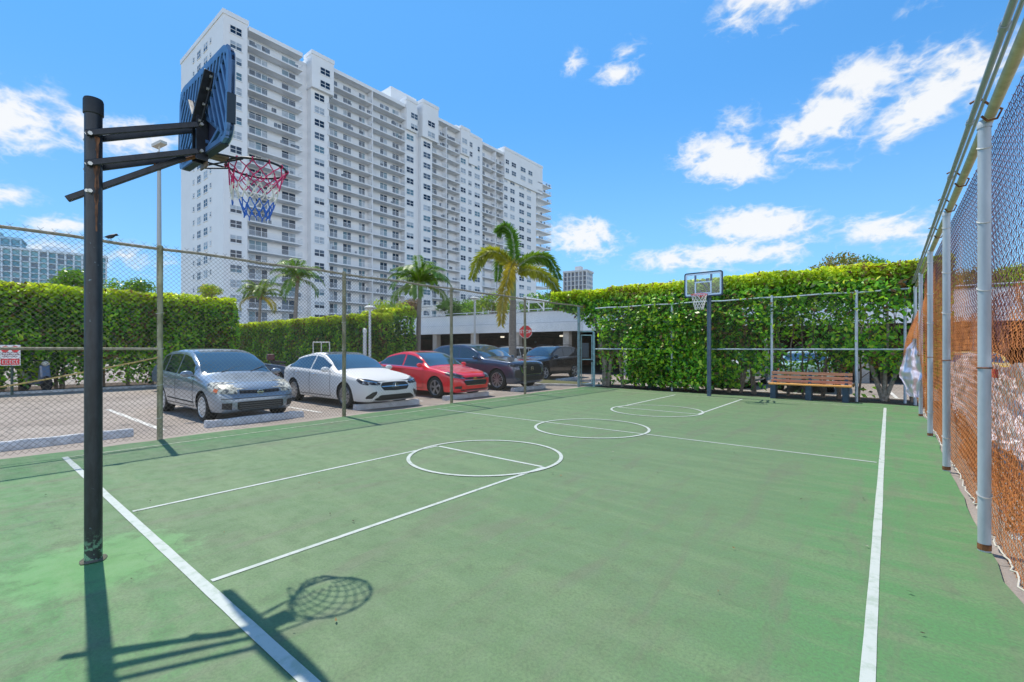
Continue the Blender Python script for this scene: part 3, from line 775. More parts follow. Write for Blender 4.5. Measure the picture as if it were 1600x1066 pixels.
plate((hub.x+.00, hub.y+.0, 3.24), (hub.x+.21, hub.y+.03, 3.60), .095, m_black, (.12, .42, .7, .92))
plate((hub.x-.01, hub.y+.03, 3.24), (hub.x-.23, hub.y+.05, 3.52), .075, mat('scuffed_plate', (.42,.42,.42), .5, .5, c2=(.12,.12,.12), scale=16), (.5, .9))
# board
bd = bpy.data.objects.new('backboard', None)
BW, BH = 1.17, .70
mb = MB(); rr = rounded_rect(BW, BH, .13)
mb.poly([(x, .0, z) for x, z in rr], (0, .03, 0)); bdo = mb.build('backboard', m_boarddark, nh)
bdo.location = (.145, .640, bz-.02); bdo.rotation_euler = (0, R(2.5), byaw); bdo.scale = (1, .7, 1)
mb = MB()      # rim frame of the board and raised ribs
o_ = rr; i_ = rounded_rect(BW-.07, BH-.07, .10); n = len(rr)
for y0_, pA, pB in ((-.03, o_, i_),):
    for k in range(n):
        k2 = (k+1) % n
        a, b2, c3, d4 = pA[k], pA[k2], pB[k2], pB[k]
        mb.quad((a[0],-.03,a[1]), (b2[0],-.03,b2[1]), (c3[0],-.03,c3[1]), (d4[0],-.03,d4[1]))
        mb.quad((a[0],-.03,a[1]), (b2[0],-.03,b2[1]), (b2[0],.034,b2[1]), (a[0],.034,a[1]))
        mb.quad((d4[0],-.03,d4[1]), (c3[0],-.03,c3[1]), (c3[0],.0,c3[1]), (d4[0],.0,d4[1]))
fr = mb.build('board_frame', m_board, bdo, bevel=0)
mb = MB()
w2, h2 = BW/2-.035, BH/2-.035
regs = [([(w2,h2),(-w2,h2),(-.06,-.04),(.06,-.04)], R(68)), ([(-w2,h2),(-w2,-h2),(-.06,-.04)], R(52)), ([(-w2,-h2),(.06,-.28),(-.06,-.04)], R(40)),
        ([(w2,-h2),(w2,h2),(.06,-.04)], R(118)), ([(-w2,-h2),(w2,-h2),(.06,-.04),(.05,-.26)], R(20))]
for poly, ang in regs:
    area = sum(poly[i][0]*poly[(i+1) % len(poly)][1]-poly[(i+1) % len(poly)][0]*poly[i][1] for i in range(len(poly)))
    if area < 0: poly = poly[::-1]
    d_ = (math.cos(ang), math.sin(ang)); nn = (-d_[1], d_[0])
    for k in range(-14, 15):
        r = clip_seg((nn[0]*k*.070, nn[1]*k*.070), d_, poly)
        if not r: continue
        a = (nn[0]*k*.070+d_[0]*r[0], nn[1]*k*.070+d_[1]*r[0]); c = (nn[0]*k*.070+d_[0]*r[1], nn[1]*k*.070+d_[1]*r[1])
        mb.bar((a[0],-.0135,a[1]), (c[0],-.0135,c[1]), .026, .034, up=(0,1,0))
    for i in range(len(poly)):
        a, c = poly[i], poly[(i+1) % len(poly)]; mb.bar((a[0],-.0145,a[1]), (c[0],-.0145,c[1]), .03, .03, up=(0,1,0))
mb.build('board_rib', m_board, bdo)
mb = MB(); mb.poly([(x*.995, .031, z*.99) for x, z in rr], (0, .012, 0)); mb.build('board_face', mat('board_face', (.55,.57,.58), .5, var=.1), bdo)
mb = MB(); mb.lathe([(0,0),(.02,.005),(.02,.03),(0,.035)], (BW/2-.12,-.0,BH/2-.01), 8); mb.build('cap_screw', mat('white_paint', (.7,.7,.7), .5), bdo)
mb = MB()
for s in (-1, 1): mb.box(s*(BW/2)-.010, s*(BW/2)+.006, -.034, .044, -BH/2+.12, -.02)
mb.box(-BW/2+.12, BW/2-.12, -.034, .044, -BH/2-.006, -BH/2+.010)
mb.build('edge_guard', mat('board_pad', (.02,.035,.055), .7), bdo)
# rim
RZ = 3.05
rc = Vector((-4.205-px_, 1.685-py_, RZ))
mb = MB(); mb.tube([(.229*math.cos(a), .229*math.sin(a), 0) for a in [k*2*PI/48 for k in range(48)]], .0095, 10, closed=True)
for s in (-1, 1): mb.tube([(.12*s, -.38, -.02), (.15*s, -.19, -.012)], .008, 8); mb.tube([(.05*s, -.385, -.10), (.155*s, -.17, -.01)], .0065, 8)
rim = mb.build('rim', m_black, nh, smooth=True); rim.location = rc
mb = MB(); mb.box(-.07, .07, -.40, -.24, -.006, .004); mb.box(-.075, .075, -.402, -.392, -.12, .02); mb.build('rim_bracket', mat('rusted_bracket', (.24,.17,.12), .7, .3, c2=(.1,.06,.04), scale=18), rim, bevel=.003)
mb = MB(); net_mesh(mb, .226, .098, .40, 12, 7, .0048, loose=(7, 8))
for (a0, a1, dp) in ((7.0, 8.2, .25), (7.6, 9, .17)):     # strands that came off the hooks hang down in loops
    A = Vector((.226*math.cos(2*PI*a0/12), .226*math.sin(2*PI*a0/12), 0)); B = Vector((.19*math.cos(2*PI*a1/12), .19*math.sin(2*PI*a1/12), -.1))
    mb.tube([A.lerp(B, t)+Vector((0,0,-dp*4*t*(1-t)-.02)) for t in [k/10 for k in range(11)]], .0055, 5)
mb.build('net', net_mat('tricolour_net', (.56,.035,.16), (.68,.66,.62), (.03,.13,.50), -.165, -.285), rim, smooth=True)
mb = MB()
for k in range(12):
    a = 2*PI*k/12; mb.tube([(.229*math.cos(a)+.014*math.cos(t)*math.cos(a), .229*math.sin(a)+.014*math.cos(t)*math.sin(a), .014*math.sin(t)) for t in [j*PI/4 for j in range(8)]], .0055, 5, closed=True)
mb.build('net_loop', mat('red_cord', (.56,.035,.13), .8), rim, smooth=True)
mb = MB(); P = []
for i in range(13):
    a = 2*PI*i/12*1.0; P.append([( (.054+.026*k/3+.006*math.sin(i*2))*math.cos(a), (.054+.026*k/3+.006*math.sin(i*2))*math.sin(a), .016-.010*k/3) for k in range(4)])
mb.grid(P); mb.build('foot_seal', mat('caulk', (.16,.13,.10), .9, c2=(.05,.08,.05), scale=30), nh, smooth=True)

# far hoop ---------------------------------------------------------
fh = thing('basketball_hoop', 'navy basketball hoop with clear board, red rim and white net before the hedge', 'basketball hoop', (-4.44, 15.37, 0))
m_navy = mat('navy_paint', (.06,.10,.15), .45, .2, var=.2, scale=10)
mb = MB(); mb.tube([(0,0,-.02),(0,0,3.32)], .065, 20); mb.build('pole', m_navy, fh, smooth=True)
mb = MB()
for z in (3.30, 3.62):
    for s in (-1, 1): mb.bar((s*.06, 0, z-.16), (s*.10, -.6, z), .03, .045)
mb.build('arm', m_navy, fh)
BW2, BH2 = 1.14, .76
mb = MB(); o_ = rounded_rect(BW2, BH2, .07); i_ = rounded_rect(BW2-.075, BH2-.075, .045); n = len(o_)
for k in range(n):
    k2 = (k+1) % n; a, b2, c3, d4 = o_[k], o_[k2], i_[k2], i_[k]
    for yy in (-.02, .03): mb.quad((a[0],yy,a[1]), (b2[0],yy,b2[1]), (c3[0],yy,c3[1]), (d4[0],yy,d4[1]))
    mb.quad((a[0],-.02,a[1]), (b2[0],-.02,b2[1]), (b2[0],.03,b2[1]), (a[0],.03,a[1])); mb.quad((d4[0],-.02,d4[1]), (c3[0],-.02,c3[1]), (c3[0],.03,c3[1]), (d4[0],.03,d4[1]))
ff = mb.build('backboard', mat('board_rim_navy', (.03,.055,.10), .5), fh); ff.location = (.02, -.67, 3.49)
def rect_frame(mb, x0, x1, z0, z1, t, y0=-.018, y1=-.012):
    mb.box(x0, x1, y0, y1, z1-t, z1); mb.box(x0, x1, y0, y1, z0, z0+t); mb.box(x0, x0+t, y0, y1, z0+t, z1-t); mb.box(x1-t, x1, y0, y1, z0+t, z1-t)
mb = MB(); rect_frame(mb, -.533, .533, -.343, .343, .05); rect_frame(mb, -.25, .25, -.30, .09, .042); mb.build('board_marking', mat('board_white', (.55,.68,.85), .5), ff)
mb = MB()
for s in (-1, 1): mb.box(s*.235-.03, s*.235+.03, -.006, .012, .095, .292)
mb.build('board_brace', mat('board_blue', (.03,.09,.24), .5), ff)
m_acr = bpy.data.materials.new('clear_acrylic'); m_acr.use_nodes = True; nt = m_acr.node_tree
tr = nt.nodes.new('ShaderNodeBsdfTransparent'); tr.inputs[0].default_value = (.90,.93,.94,1); gl = nt.nodes.new('ShaderNodeBsdfGlossy'); gl.inputs['Roughness'].default_value = .03
ms = nt.nodes.new('ShaderNodeMixShader'); ms.inputs[0].default_value = .035; nt.links.new(tr.outputs[0], ms.inputs[1]); nt.links.new(gl.outputs[0], ms.inputs[2]); nt.links.new(ms.outputs[0], nt.nodes['Material Output'].inputs[0])
mb = MB(); mb.box(-.54, .54, -.008, -.002, -.35, .35); mb.build('glass_pane', m_acr, ff)
mb = MB(); mb.box(.07, .16, .03, .06, .06, .18); mb.build('plate', m_navy, ff)
mb = MB(); mb.tube([(.229*math.cos(a), .229*math.sin(a), 0) for a in [k*2*PI/40 for k in range(40)]], .012, 8, closed=True); mb.box(-.10, .10, .20, .36, -.05, .012)
rim2 = mb.build('rim', mat('red_rim', (.52,.02,.03), .45), fh, smooth=True, angle=50); rim2.location = (.015, -1.05, 3.135)
mb = MB(); net_mesh(mb, .222, .12, .42, 12, 5, .006); mb.build('net', mat('white_net', (.72,.70,.68), .8), rim2, smooth=True)

# ------------------------------------------------------------------ bench
bn = thing('park_bench', 'brown slatted bench on dark blue plinths in front of the hedge', 'bench', (-1.80, 16.02, 0))
m_plinth = mat('navy_plinth', (.022,.050,.085), .6, var=.3, scale=8)
m_slat = [mat('bench_wood_%s' % k, c_, .65, var=.22, scale=3, stretch=(.4,6,6)) for k, c_ in (('tan', (.50,.25,.15)), ('rose', (.48,.22,.15)), ('amber', (.62,.30,.08)))]
for x in (-.93, -.02, .86):
    mb = MB(); mb.box(x-.075, x+.075, -.17, .22, -.01, .42)
    mb.poly([(x-.045, .16, .40), (x-.045, .23, .40), (x-.045, .36, .84), (x-.045, .31, .84)], (.09, 0, 0)); mb.build('leg', m_plinth, bn, bevel=.012)
for k in range(4):
    mb = MB(); y = -.20+k*.115; mb.box(-1.04, 1.0, y, y+.095, .425, .465); mb.build('seat_slat', m_slat[2], bn, bevel=.006)
for k in range(3):
    z = .53+k*.118; y = .185+.30*(z-.42); mb = MB(); mb.bar((-1.04, y, z), (1.0, y, z), .03, .088); mb.build('back_slat', m_slat[0 if k != 0 else 1], bn, bevel=.006)

# ------------------------------------------------------------------ signs, lamps, light poles
m_signred = mat('sign_red', (.72,.02,.03), .45); m_signwhite = mat('sign_white', (.72,.72,.70), .5)
def text_mesh(txt, size, m, parent, loc, rot, name='lettering', ext=.002):
    cu = bpy.data.curves.new(name, 'FONT'); cu.body = txt; cu.size = size; cu.align_x = 'CENTER'; cu.align_y = 'CENTER'; cu.extrude = ext; cu.offset = size*.018
    o = bpy.data.objects.new('tmp', cu); col.objects.link(o); dg = bpy.context.evaluated_depsgraph_get()
    me = bpy.data.meshes.new_from_object(o.evaluated_get(dg)); bpy.data.objects.remove(o)
    me.materials.clear(); me.materials.append(m); r = bpy.data.objects.new(name, me); col.objects.link(r); r.parent = parent; r.location = loc; r.rotation_euler = rot
    return r
ss = thing('stop_sign', 'red octagonal stop sign beside the foxtail palm trunk', 'stop sign', (-16.3, 21.2, 0), YAW)
oc = [(.37/math.cos(PI/8)*math.cos(PI/8+k*PI/4), .37/math.cos(PI/8)*math.sin(PI/8+k*PI/4)) for k in range(8)]
mb = MB(); mb.tube([(0,0.03,-.02),(0,0.03,2.9)], .03, 8); mb.build('post', m_galv, ss)
mb = MB(); mb.poly([(x, -.012, 2.50+z) for x, z in oc], (0,.008,0)); sf = mb.build('sign_border', m_signwhite, ss)
mb = MB(); mb.poly([(x*.93, -.017, 2.50+z*.93) for x, z in oc], (0,.004,0)); mb.build('sign_panel', m_signred, ss)
text_mesh('STOP', .27, m_signwhite, ss, (0,-.019,2.50), (PI/2,0,0))
ws = thing('parking_sign', 'small red and white warning sign on a green post before the hedge', 'sign', (-22.5, 1.32, 0), YAW+R(18)); ws.scale = (.78, 1, .95)
mb = MB(); mb.bar((.03,.03,-.02), (.03,.03,1.55), .07, .05); mb.build('post', mat('green_post', (.03,.07,.055), .6), ws)
mb = MB(); mb.box(-.34, .34, -.012, .0, 1.0, 1.72); mb.build('sign_panel', m_signwhite, ws, bevel=.02)
mb = MB(); mb.box(-.31, .31, -.017, -.0125, 1.03, 1.24); mb.build('red_field', m_signred, ws)
for s in (-1, 1): mb = MB(); mb.poly([(s*.17+.13*math.cos(a), -.0125, 1.57+.11*math.sin(a)) for a in [k*PI/8 for k in range(16)]], (0,-.004,0)); mb.build('red_emblem', m_signred, ws)
mb = MB()
for row, z in enumerate((1.43, 1.37, 1.31)):
    x = -.27
    while x < .25:
        w_ = random.uniform(.02, .07); mb.box(x, x+w_, -.0165, -.0125, z, z+.03); x += w_+.022
mb.build('lettering', mat('sign_small_print', (.25,.12,.14), .6), ws)
mb = MB(); x = -.25
for w_ in (.06,.02,.07,.05,.02,.06,.05):
    mb.box(x, x+.018, -.021, -.0175, 1.07, 1.20); mb.box(x, x+w_, -.021, -.0175, 1.18, 1.20); mb.box(x, x+w_, -.021, -.0175, 1.07, 1.088); x += w_+.03
mb.build('lettering', m_signwhite, ws)

m_lamp = mat('lamp_grey', (.50,.52,.53), .5, .2)
def lamp_post(x, y, h, label, headr=.32, r=.06, flat=True):
    t = thing('lamp_post', label, 'lamp post', (x, y, 0)); mb = MB(); mb.tube([(0,0,-.02),(0,0,h)], [r, r*.8], 10); mb.build('post', m_lamp, t, smooth=True)
    mb = MB(); mb.lathe([(r*.8,h-.02),(r*1.6,h+.03),(headr,h+.08),(headr,h+.13),(headr*.5,h+.2),(0,h+.22)] if flat else [(r,h),(headr*.6,h+.05),(headr*.6,h+.18),(0,h+.24)], (0,0,0), 16); mb.build('lamp_head', mat('lamp_pale', (.62,.64,.62), .5), t, smooth=True)
    return t
lamp_post(-20.9, 13.9, 3.55, 'slim pale lamp post with flat round head before the clipped hedge end', .30, .075)
lamp_post(-21.05, 13.7, 2.35, 'short pale pipe bollard lamp beside the slim lamp post', .18, .11, False)
lamp_post(-22.2, 23.1, 4.9, 'pale lamp post with flat head in front of the garage', .36, .085)
st = thing('street_light', 'tall street light with a box head rising behind the bare-stemmed hedge', 'street light', (-36.7, 8.7, 0), R(20))
mb = MB(); mb.tube([(0,0,-.02),(0,0,14.3)], [.17,.10], 12); mb.build('pole', mat('street_pole', (.40,.42,.42), .6, .2), st, smooth=True)
mb = MB(); mb.tube([(0,0,14.2),(0,0,14.7)], .04, 8); mb.bar((-.42,0,14.70), (.45,0,14.86), .42, .20); mb.build('lamp_head', mat('street_head', (.50,.49,.45), .5), st, bevel=.02)
fl = thing('floodlight', 'grey floodlight hood on a stalk where the hedge meets the rusty fence', 'floodlight', (.35, 16.9, 0))
mb = MB(); mb.tube([(0,0,-.02),(0,0,3.3)], .035, 8); mb.build('stalk', m_galvblue, fl, smooth=True)
mb = MB(); mb.poly([(-.27,-.15,3.30),(-.05,-.15,3.47),(.05,-.15,3.40),(-.02,-.15,3.24),(-.2,-.15,3.20)], (0,.25,0)); mb.build('hood', mat('hood_grey', (.10,.12,.13), .5, .2), fl, bevel=.02)
# white pipe frame standing before the hedge
pf = thing('pipe_frame', 'white pipe barrier frame standing before the clipped hedge behind the white sedan', 'barrier', (-22.85, 12.3, 0), R(35))
mb = MB()
for x in (-.44, 0, .44): mb.tube([(x,0,-.02),(x,0,1.85)], .03, 8)
mb.tube([(-.44,0,1.85),(.44,0,1.85)], .03, 8); mb.build('frame', mat('white_pipe', (.55,.55,.52), .6), pf, smooth=True)
# ------------------------------------------------------------------ cars
m_tyre = mat('tyre_rubber', (.018,.017,.017), .85, var=.3, scale=30)
m_glass = mat('car_glass', (.012,.022,.034), .04, 0, spec=.9, coat=1.0)
m_glass_blue = mat('windshield_glass', (.035,.075,.115), .05, 0, spec=.9, coat=1.0)
m_trim = mat('black_trim', (.018,.018,.02), .5)
m_chrome = mat('chrome', (.75,.75,.76), .12, 1.0)
m_grille = mat('grille_mesh', (.02,.02,.022), .45, .3, var=.5, scale=60, stretch=(.2,.2,2.5))
m_lens = mat('headlamp_lens', (.70,.66,.54), .2, 0, c2=(.10,.10,.10), scale=11, coat=.4, lo=.40, hi=.56)
m_lens_dark = mat('dark_headlamp', (.02,.022,.03), .25, .0, c2=(.30,.33,.38), scale=13, lo=.36, hi=.46, spec=.3)
m_well = mat('wheel_well', (.012,.012,.012), .9)
m_amber = mat('amber_lens', (.75,.16,.02), .2, coat=.6)
m_seam = mat('panel_gap', (.02,.02,.022), .7)
def paint(name, c, metal=.35, rough=.32, dirt=.0):
    return mat(name, c, rough, metal, var=.05, scale=3, coat=1.0)

class Car:
    def __init__(s, name, label, cat, L_, W, top, belt, bot, plan, wheels, wr, paintm, green=.215, roofin=.80, lower=None, flat=0.0):
        s.L, s.W, s.wr, s.wheels, s.paint = L_, W, wr, wheels, paintm
        s.top = smooth_tab(top, .05); s.belt = smooth_tab(belt, .10); s.bot = smooth_tab(bot, .06); s.plan = smooth_tab(plan, .10)
        s.green = green; s.hmax = max(t[1] for t in top)
        s.t = thing(name, label, cat)
        xs = sorted(set([0, .006, .02, .05, .09, .14] + list(np.linspace(.2, L_-.2, 62)) + [L_-.14, L_-.09, L_-.05, L_-.02, L_-.006, L_]))
        s.xs = xs
        P = [s.section(d) for d in xs]
        mb = MB(); mb.grid(P); n = len(P[0])
        mb.f.append(tuple(range(n-1))); mb.m.append(0)
        k = (len(xs)-1)*n; mb.f.append(tuple(k+i for i in reversed(range(n-1)))); mb.m.append(0)
        # grid repeats first point at the end of each ring: weld
        o = mb.build('body', [paintm, m_well], s.t)
        bm = bmesh.new(); bm.from_mesh(o.data); bmesh.ops.remove_doubles(bm, verts=bm.verts, dist=1e-5); bmesh.ops.recalc_face_normals(bm, faces=bm.faces)
        for f in bm.faces: f.smooth = True
        bm.to_mesh(o.data); bm.free()
        s.body = o
        s.bvh0 = None
        # wheel arches
        for d in wheels:
            for sd in (-1, 1):
                c = MB(); c.lathe([(wr*1.13, 0), (wr*1.13, .34)], (s.X(d), sd*(W/2+.04)-(.34 if sd > 0 else 0), wr*1.0), 36, axis='y', close=True)
                co = c.build('cut', [m_well]); 
                md = o.modifiers.new('b', 'BOOLEAN'); md.operation = 'DIFFERENCE'; md.object = co; md.solver = 'EXACT'; md.material_mode = 'TRANSFER'
                dg = bpy.context.evaluated_depsgraph_get(); me = bpy.data.meshes.new_from_object(o.evaluated_get(dg)); o.modifiers.clear(); old = o.data; o.data = me; me.name = 'body'
                bpy.data.objects.remove(co)
        bm = bmesh.new(); bm.from_mesh(o.data)
        for e in bm.edges:
            if len(e.link_faces) == 2 and e.calc_face_angle(0) > R(38): e.smooth = False
        for f in bm.faces: f.smooth = True
        bm.to_mesh(o.data)
        s.bvh = BVHTree.FromBMesh(bm); bm.free()
    def X(s, d): return s.L/2 - d
    def dims(s, d):
        zb, zs, zt = s.bot(d), s.belt(d), s.top(d)
        zs = min(zs, zt-.012); zb = min(zb, zs-.05)
        return zb, zs, zt, s.plan(d)*s.W/2
    def glass_y(s, d, z):
        zb, zs, zt, w_ = s.dims(d)
        return w_*.955 - s.green*s.W/2*max(0, (z-zs))/(s.hmax-.95)
    def section(s, d):
        zb, zs, zt, w_ = s.dims(d)
        h = zt-zs
        pts = [(0, zb), (w_*.55, zb), (w_*.84, zb+.004), (w_*.93, zb+.03), (w_*.965, zb+.09)]
        for t in (.2, .4, .6, .78, .9): pts.append((w_*(.972+.028*math.sin(PI*min(1, t*1.25)*.8)), zb+.09+(zs-zb-.09)*t))
        pts.append((w_*.972, zs-.015)); pts.append((w_*.955, zs))
        k = min(1, max(0, (h-.14)/.2)); k = k*k*(3-2*k)
        N_ = 14
        wr = w_*.955 - s.green*s.W/2*h/(s.hmax-.95)
        for i in range(1, N_+1):
            t = i/N_
            a = t*PI/2
            hx, hz = w_*.955*max(0, math.cos(a))**.8, zs+h*math.sin(a)**.75
            # cabin: straight glass then rounded roof edge then crowned roof
            if t < .5:
                q = t/.5; cx = w_*.955+(wr+.0-w_*.955)*q*.90; cz = zs+(h)*q*.86
            else:
                q = (t-.5)/.5; ang = q*PI/2
                x0 = w_*.955+(wr-w_*.955)*.90; cx = x0*max(0, math.cos(ang))**.62; cz = zs+h*(.86+.14*math.sin(ang)**.8)
            pts.append((hx*(1-k)+cx*k, hz*(1-k)+cz*k))
        x = s.X(d)
        full = [(x, y, z) for y, z in pts] + [(x, -y, z) for y, z in reversed(pts[1:-1])]
        return full + [full[0]]
    def project(s, P, direction, off):
        """rays from far outside along direction; returns points off above the body or None"""
        out = []
        dv = Vector(direction)
        for row in P:
            r = []
            for p in row:
                o = Vector(p) - dv*6
                hit, nrm, idx, dist = s.bvh.ray_cast(o, dv)
                if hit is None: r.append(None)
                else:
                    if nrm.dot(dv) > 0: nrm = -nrm
                    r.append(hit + nrm*off)
            out.append(r)
        return out
    def patch(s, name, P, direction, m, off=.004, parent=None):
        G_ = s.project(P, direction, off); mb = MB(); idx = {}
        for i, row in enumerate(G_):
            for j, p in enumerate(row):
                if p is not None: idx[(i, j)] = len(mb.v); mb.v.append(tuple(p))
        for i in range(len(G_)-1):
            for j in range(len(G_[0])-1):
                q = [(i, j), (i+1, j), (i+1, j+1), (i, j+1)]
                if all(a in idx for a in q):
                    ps = [Vector(mb.v[idx[a]]) for a in q]
                    if max((ps[a]-ps[(a+1) % 4]).length for a in range(4)) < .45:
                        mb.f.append(tuple(idx[a] for a in q)); mb.m.append(0)
        if not mb.f: return None
        return mb.build(name, m, parent or s.t, smooth=True, angle=60)
    def front(s, name, cols, m, off=.004, n=14, rows=8, parent=None):
        """cols: [(y, zmin, zmax)...] on the nose, projected from the front"""
        ys = np.linspace(cols[0][0], cols[-1][0], n)
        P = []
        for y in ys:
            a = np.interp(y, [c[0] for c in cols], [c[1] for c in cols]); b_ = np.interp(y, [c[0] for c in cols], [c[2] for c in cols])
            P.append([(s.L, y, a+(b_-a)*k/rows) for k in range(rows+1)])
        return s.patch(name, P, (-1, 0, 0), m, off, parent)
    def side(s, name, cols, m, sd, off=.004, n=26, rows=8, parent=None):
        """cols: [(d, zmin, zmax)...] on one flank"""
        ds = np.linspace(cols[0][0], cols[-1][0], n); P = []
        for d in ds:
            a = np.interp(d, [c[0] for c in cols], [c[1] for c in cols]); b_ = np.interp(d, [c[0] for c in cols], [c[2] for c in cols])
            P.append([(s.X(d), sd*3, a+(b_-a)*k/rows) for k in range(rows+1)])
        return s.patch(name, P, (0, -sd, 0), m, off, parent)
    def glasshouse(s, d0, d1, pillars, inset=.028, topf=.80, gm=None):
        """side windows between d0 and d1, split at pillars"""
        cuts = [d0] + [x for p in pillars for x in (p-.035, p+.035)] + [d1]
        for sd in (-1, 1):
            for i in range(0, len(cuts), 2):
                cols = []
                for d in np.linspace(cuts[i], cuts[i+1], 24):
                    zb, zs, zt, w_ = s.dims(d); hi = zs+(zt-zs)*topf-.01; lo = zs+inset
                    cols.append((d, lo, max(lo+.004, hi)))
                s.side('side_window', cols, gm or m_glass, sd, .004)
    def windshield(s, d0, d1, gm=None, wf=.93, side='front'):
        """glass between the cowl and the roof edge, projected straight down"""
        P = []
        for d in np.linspace(d0, d1, 16):
            zb, zs, zt, w_ = s.dims(d); h = max(0, zt-zs)
            y1 = (w_*.955 - s.green*s.W/2*h/(s.hmax-.95)*.92)*wf
            P.append([(s.X(d), y1*k/10, 6) for k in range(-10, 11)])
        return s.patch('windshield' if side == 'front' else 'rear_window', P, (0, 0, -1), gm or m_glass_blue, .005)
    def add_wheels(s, style, rimm, spokes=10):
        proto = None
        for d in s.wheels:
            for sd in (-1, 1):
                if proto is None: proto = make_wheel(s.wr, style, rimm, spokes); wq = proto
                else: wq = copy_tree(proto)
                wq.parent = s.t; wq.location = (s.X(d), sd*(s.W/2-.125), s.wr); wq.rotation_euler = (0, random.uniform(0, 1), 0 if sd < 0 else PI)
    def mirror(s, d, z, m, size=1.0):
        for sd in (-1, 1):
            mb = MB(); y = s.glass_y(d, z)
            P = []
            for i in range(9):
                a = -PI/2+PI*i/8; r = math.cos(a)
                P.append([(s.X(d)+.05*size+.06*size*math.cos(q)*max(.15, r)*(1.0 if math.cos(q) > 0 else .45), sd*(y+.14*size+.12*size*math.sin(a)), z+.055*size+.07*size*math.sin(q)*max(.15, r)) for q in [k*2*PI/12 for k in range(13)]])
            mb.grid(P); mb.f.append(tuple(range(12))); mb.m.append(0); mb.f.append(tuple(8*13+k for k in range(12))); mb.m.append(0)
            mb.bar((s.X(d)+.04, sd*(y-.02), z+.01), (s.X(d)+.05, sd*(y+.08), z+.03), .05, .03)
            mb.build('side_mirror', m, s.t, smooth=True, angle=60)
    def seams(s, ds, z0f=.10):
        for sd in (-1, 1):
            for d in ds:
                zb, zs, zt, w_ = s.dims(d)
                s.side('door_seam', [(d-.008, zb+z0f, zs), (d+.008, zb+z0f, zs)], m_seam, sd, .003, 3, 12)
            zb0 = max(s.bot(d) for d in ds)+z0f
            s.side('door_seam', [(min(ds), zb0-.008, zb0+.008), (max(ds), zb0-.008, zb0+.008)], m_seam, sd, .003, 40, 2)
    def handles(s, ds, dz=-.10, m=None):
        for sd in (-1, 1):
            for d in ds:
                zb, zs, zt, w_ = s.dims(d); z = zs+dz
                y = w_*1.0
                mb = MB(); mb.tube([(s.X(d)+.09, sd*(y-.015), z), (s.X(d)+.06, sd*(y+.022), z+.004), (s.X(d)-.06, sd*(y+.022), z+.004), (s.X(d)-.09, sd*(y-.015), z)], .013, 6)
                mb.build('door_handle', m or s.paint, s.t, smooth=True)
    def badge(s, y, z, mbf, name='badge', m=None):
        hit, nrm, i, dd = s.bvh.ray_cast(Vector((s.L*2, y, z)), Vector((-1, 0, 0)))
        mb = MB(); mbf(mb); o = mb.build(name, m or m_chrome, s.t, smooth=True, angle=40)
        o.location = hit + Vector((.012, 0, 0)); return o
    def place(s, x, y, rz):
        s.t.location = (x, y, -.018); s.t.rotation_euler = (0, 0, rz)

def make_wheel(r, style, rimm, spokes):
    wq = bpy.data.objects.new('wheel', None); col.objects.link(wq)
    wd = .205
    mb = MB(); rr = r*.70
    mb.lathe([(rr,-wd/2+.012),(rr+.01,-wd/2),(r*.94,-wd/2),(r*.985,-wd/2+.02),(r,-wd/2+.045),(r,wd/2-.045),(r*.985,wd/2-.02),(r*.94,wd/2),(rr,wd/2)], (0,0,0), 40, axis='y'); mb.build('tyre', m_tyre, wq, smooth=True, angle=50)
    mb = MB(); y0 = -wd/2
    mb.lathe([(rr+.004, y0+.01), (rr-.004, y0+.002), (rr*.955, y0+.006), (rr*.93, y0+.05)], (0,0,0), 40, axis='y', m=0)
    mb.lathe([(0, y0+.075), (rr*.95, y0+.075)], (0,0,0), 32, axis='y', m=1)
    if style == 'cover':       # pressed wheel cover with round holes
        mb.lathe([(0, y0-.004), (rr*.3, y0-.002), (rr*.62, y0+.004), (rr*.90, y0+.012), (rr*.955, y0+.006)], (0,0,0), 40, axis='y', m=0)
        for k in range(12):
            a = k*2*PI/12; c = rr*.74
            mb.lathe([(0, y0+.002), (rr*.075, y0+.003)], (c*math.cos(a), 0, c*math.sin(a)), 10, axis='y', m=1)
            if k % 2 == 0: mb.lathe([(0, y0-.002), (rr*.05, y0-.001)], (rr*.42*math.cos(a), 0, rr*.42*math.sin(a)), 8, axis='y', m=1)
    else:
        mb.lathe([(0, y0+.004), (rr*.16, y0+.006), (rr*.2, y0+.03)], (0,0,0), 20, axis='y', m=0)
        for k in range(spokes):
            a = k*2*PI/spokes; 
            offs = (-.10, .10) if style == 'split' else (0,)
            for q in offs:
                a1 = a+q*1.3
                mb.bar((rr*.12*math.cos(a), y0+.016, rr*.12*math.sin(a)), (rr*.955*math.cos(a1), y0+.018, rr*.955*math.sin(a1)), .022 if style == 'split' else rr*.14, .025, up=(0,1,0))
    mb.build('rim', [rimm, m_trim], wq, smooth=True, angle=35)
    return wq
m_rim = mat('alloy_rim', (.55,.55,.57), .3, .8); m_rim_cov = mat('wheel_cover', (.55,.56,.58), .4, .5, var=.1, scale=8); m_rim_w = mat('bright_rim', (.62,.62,.63), .3, .5)

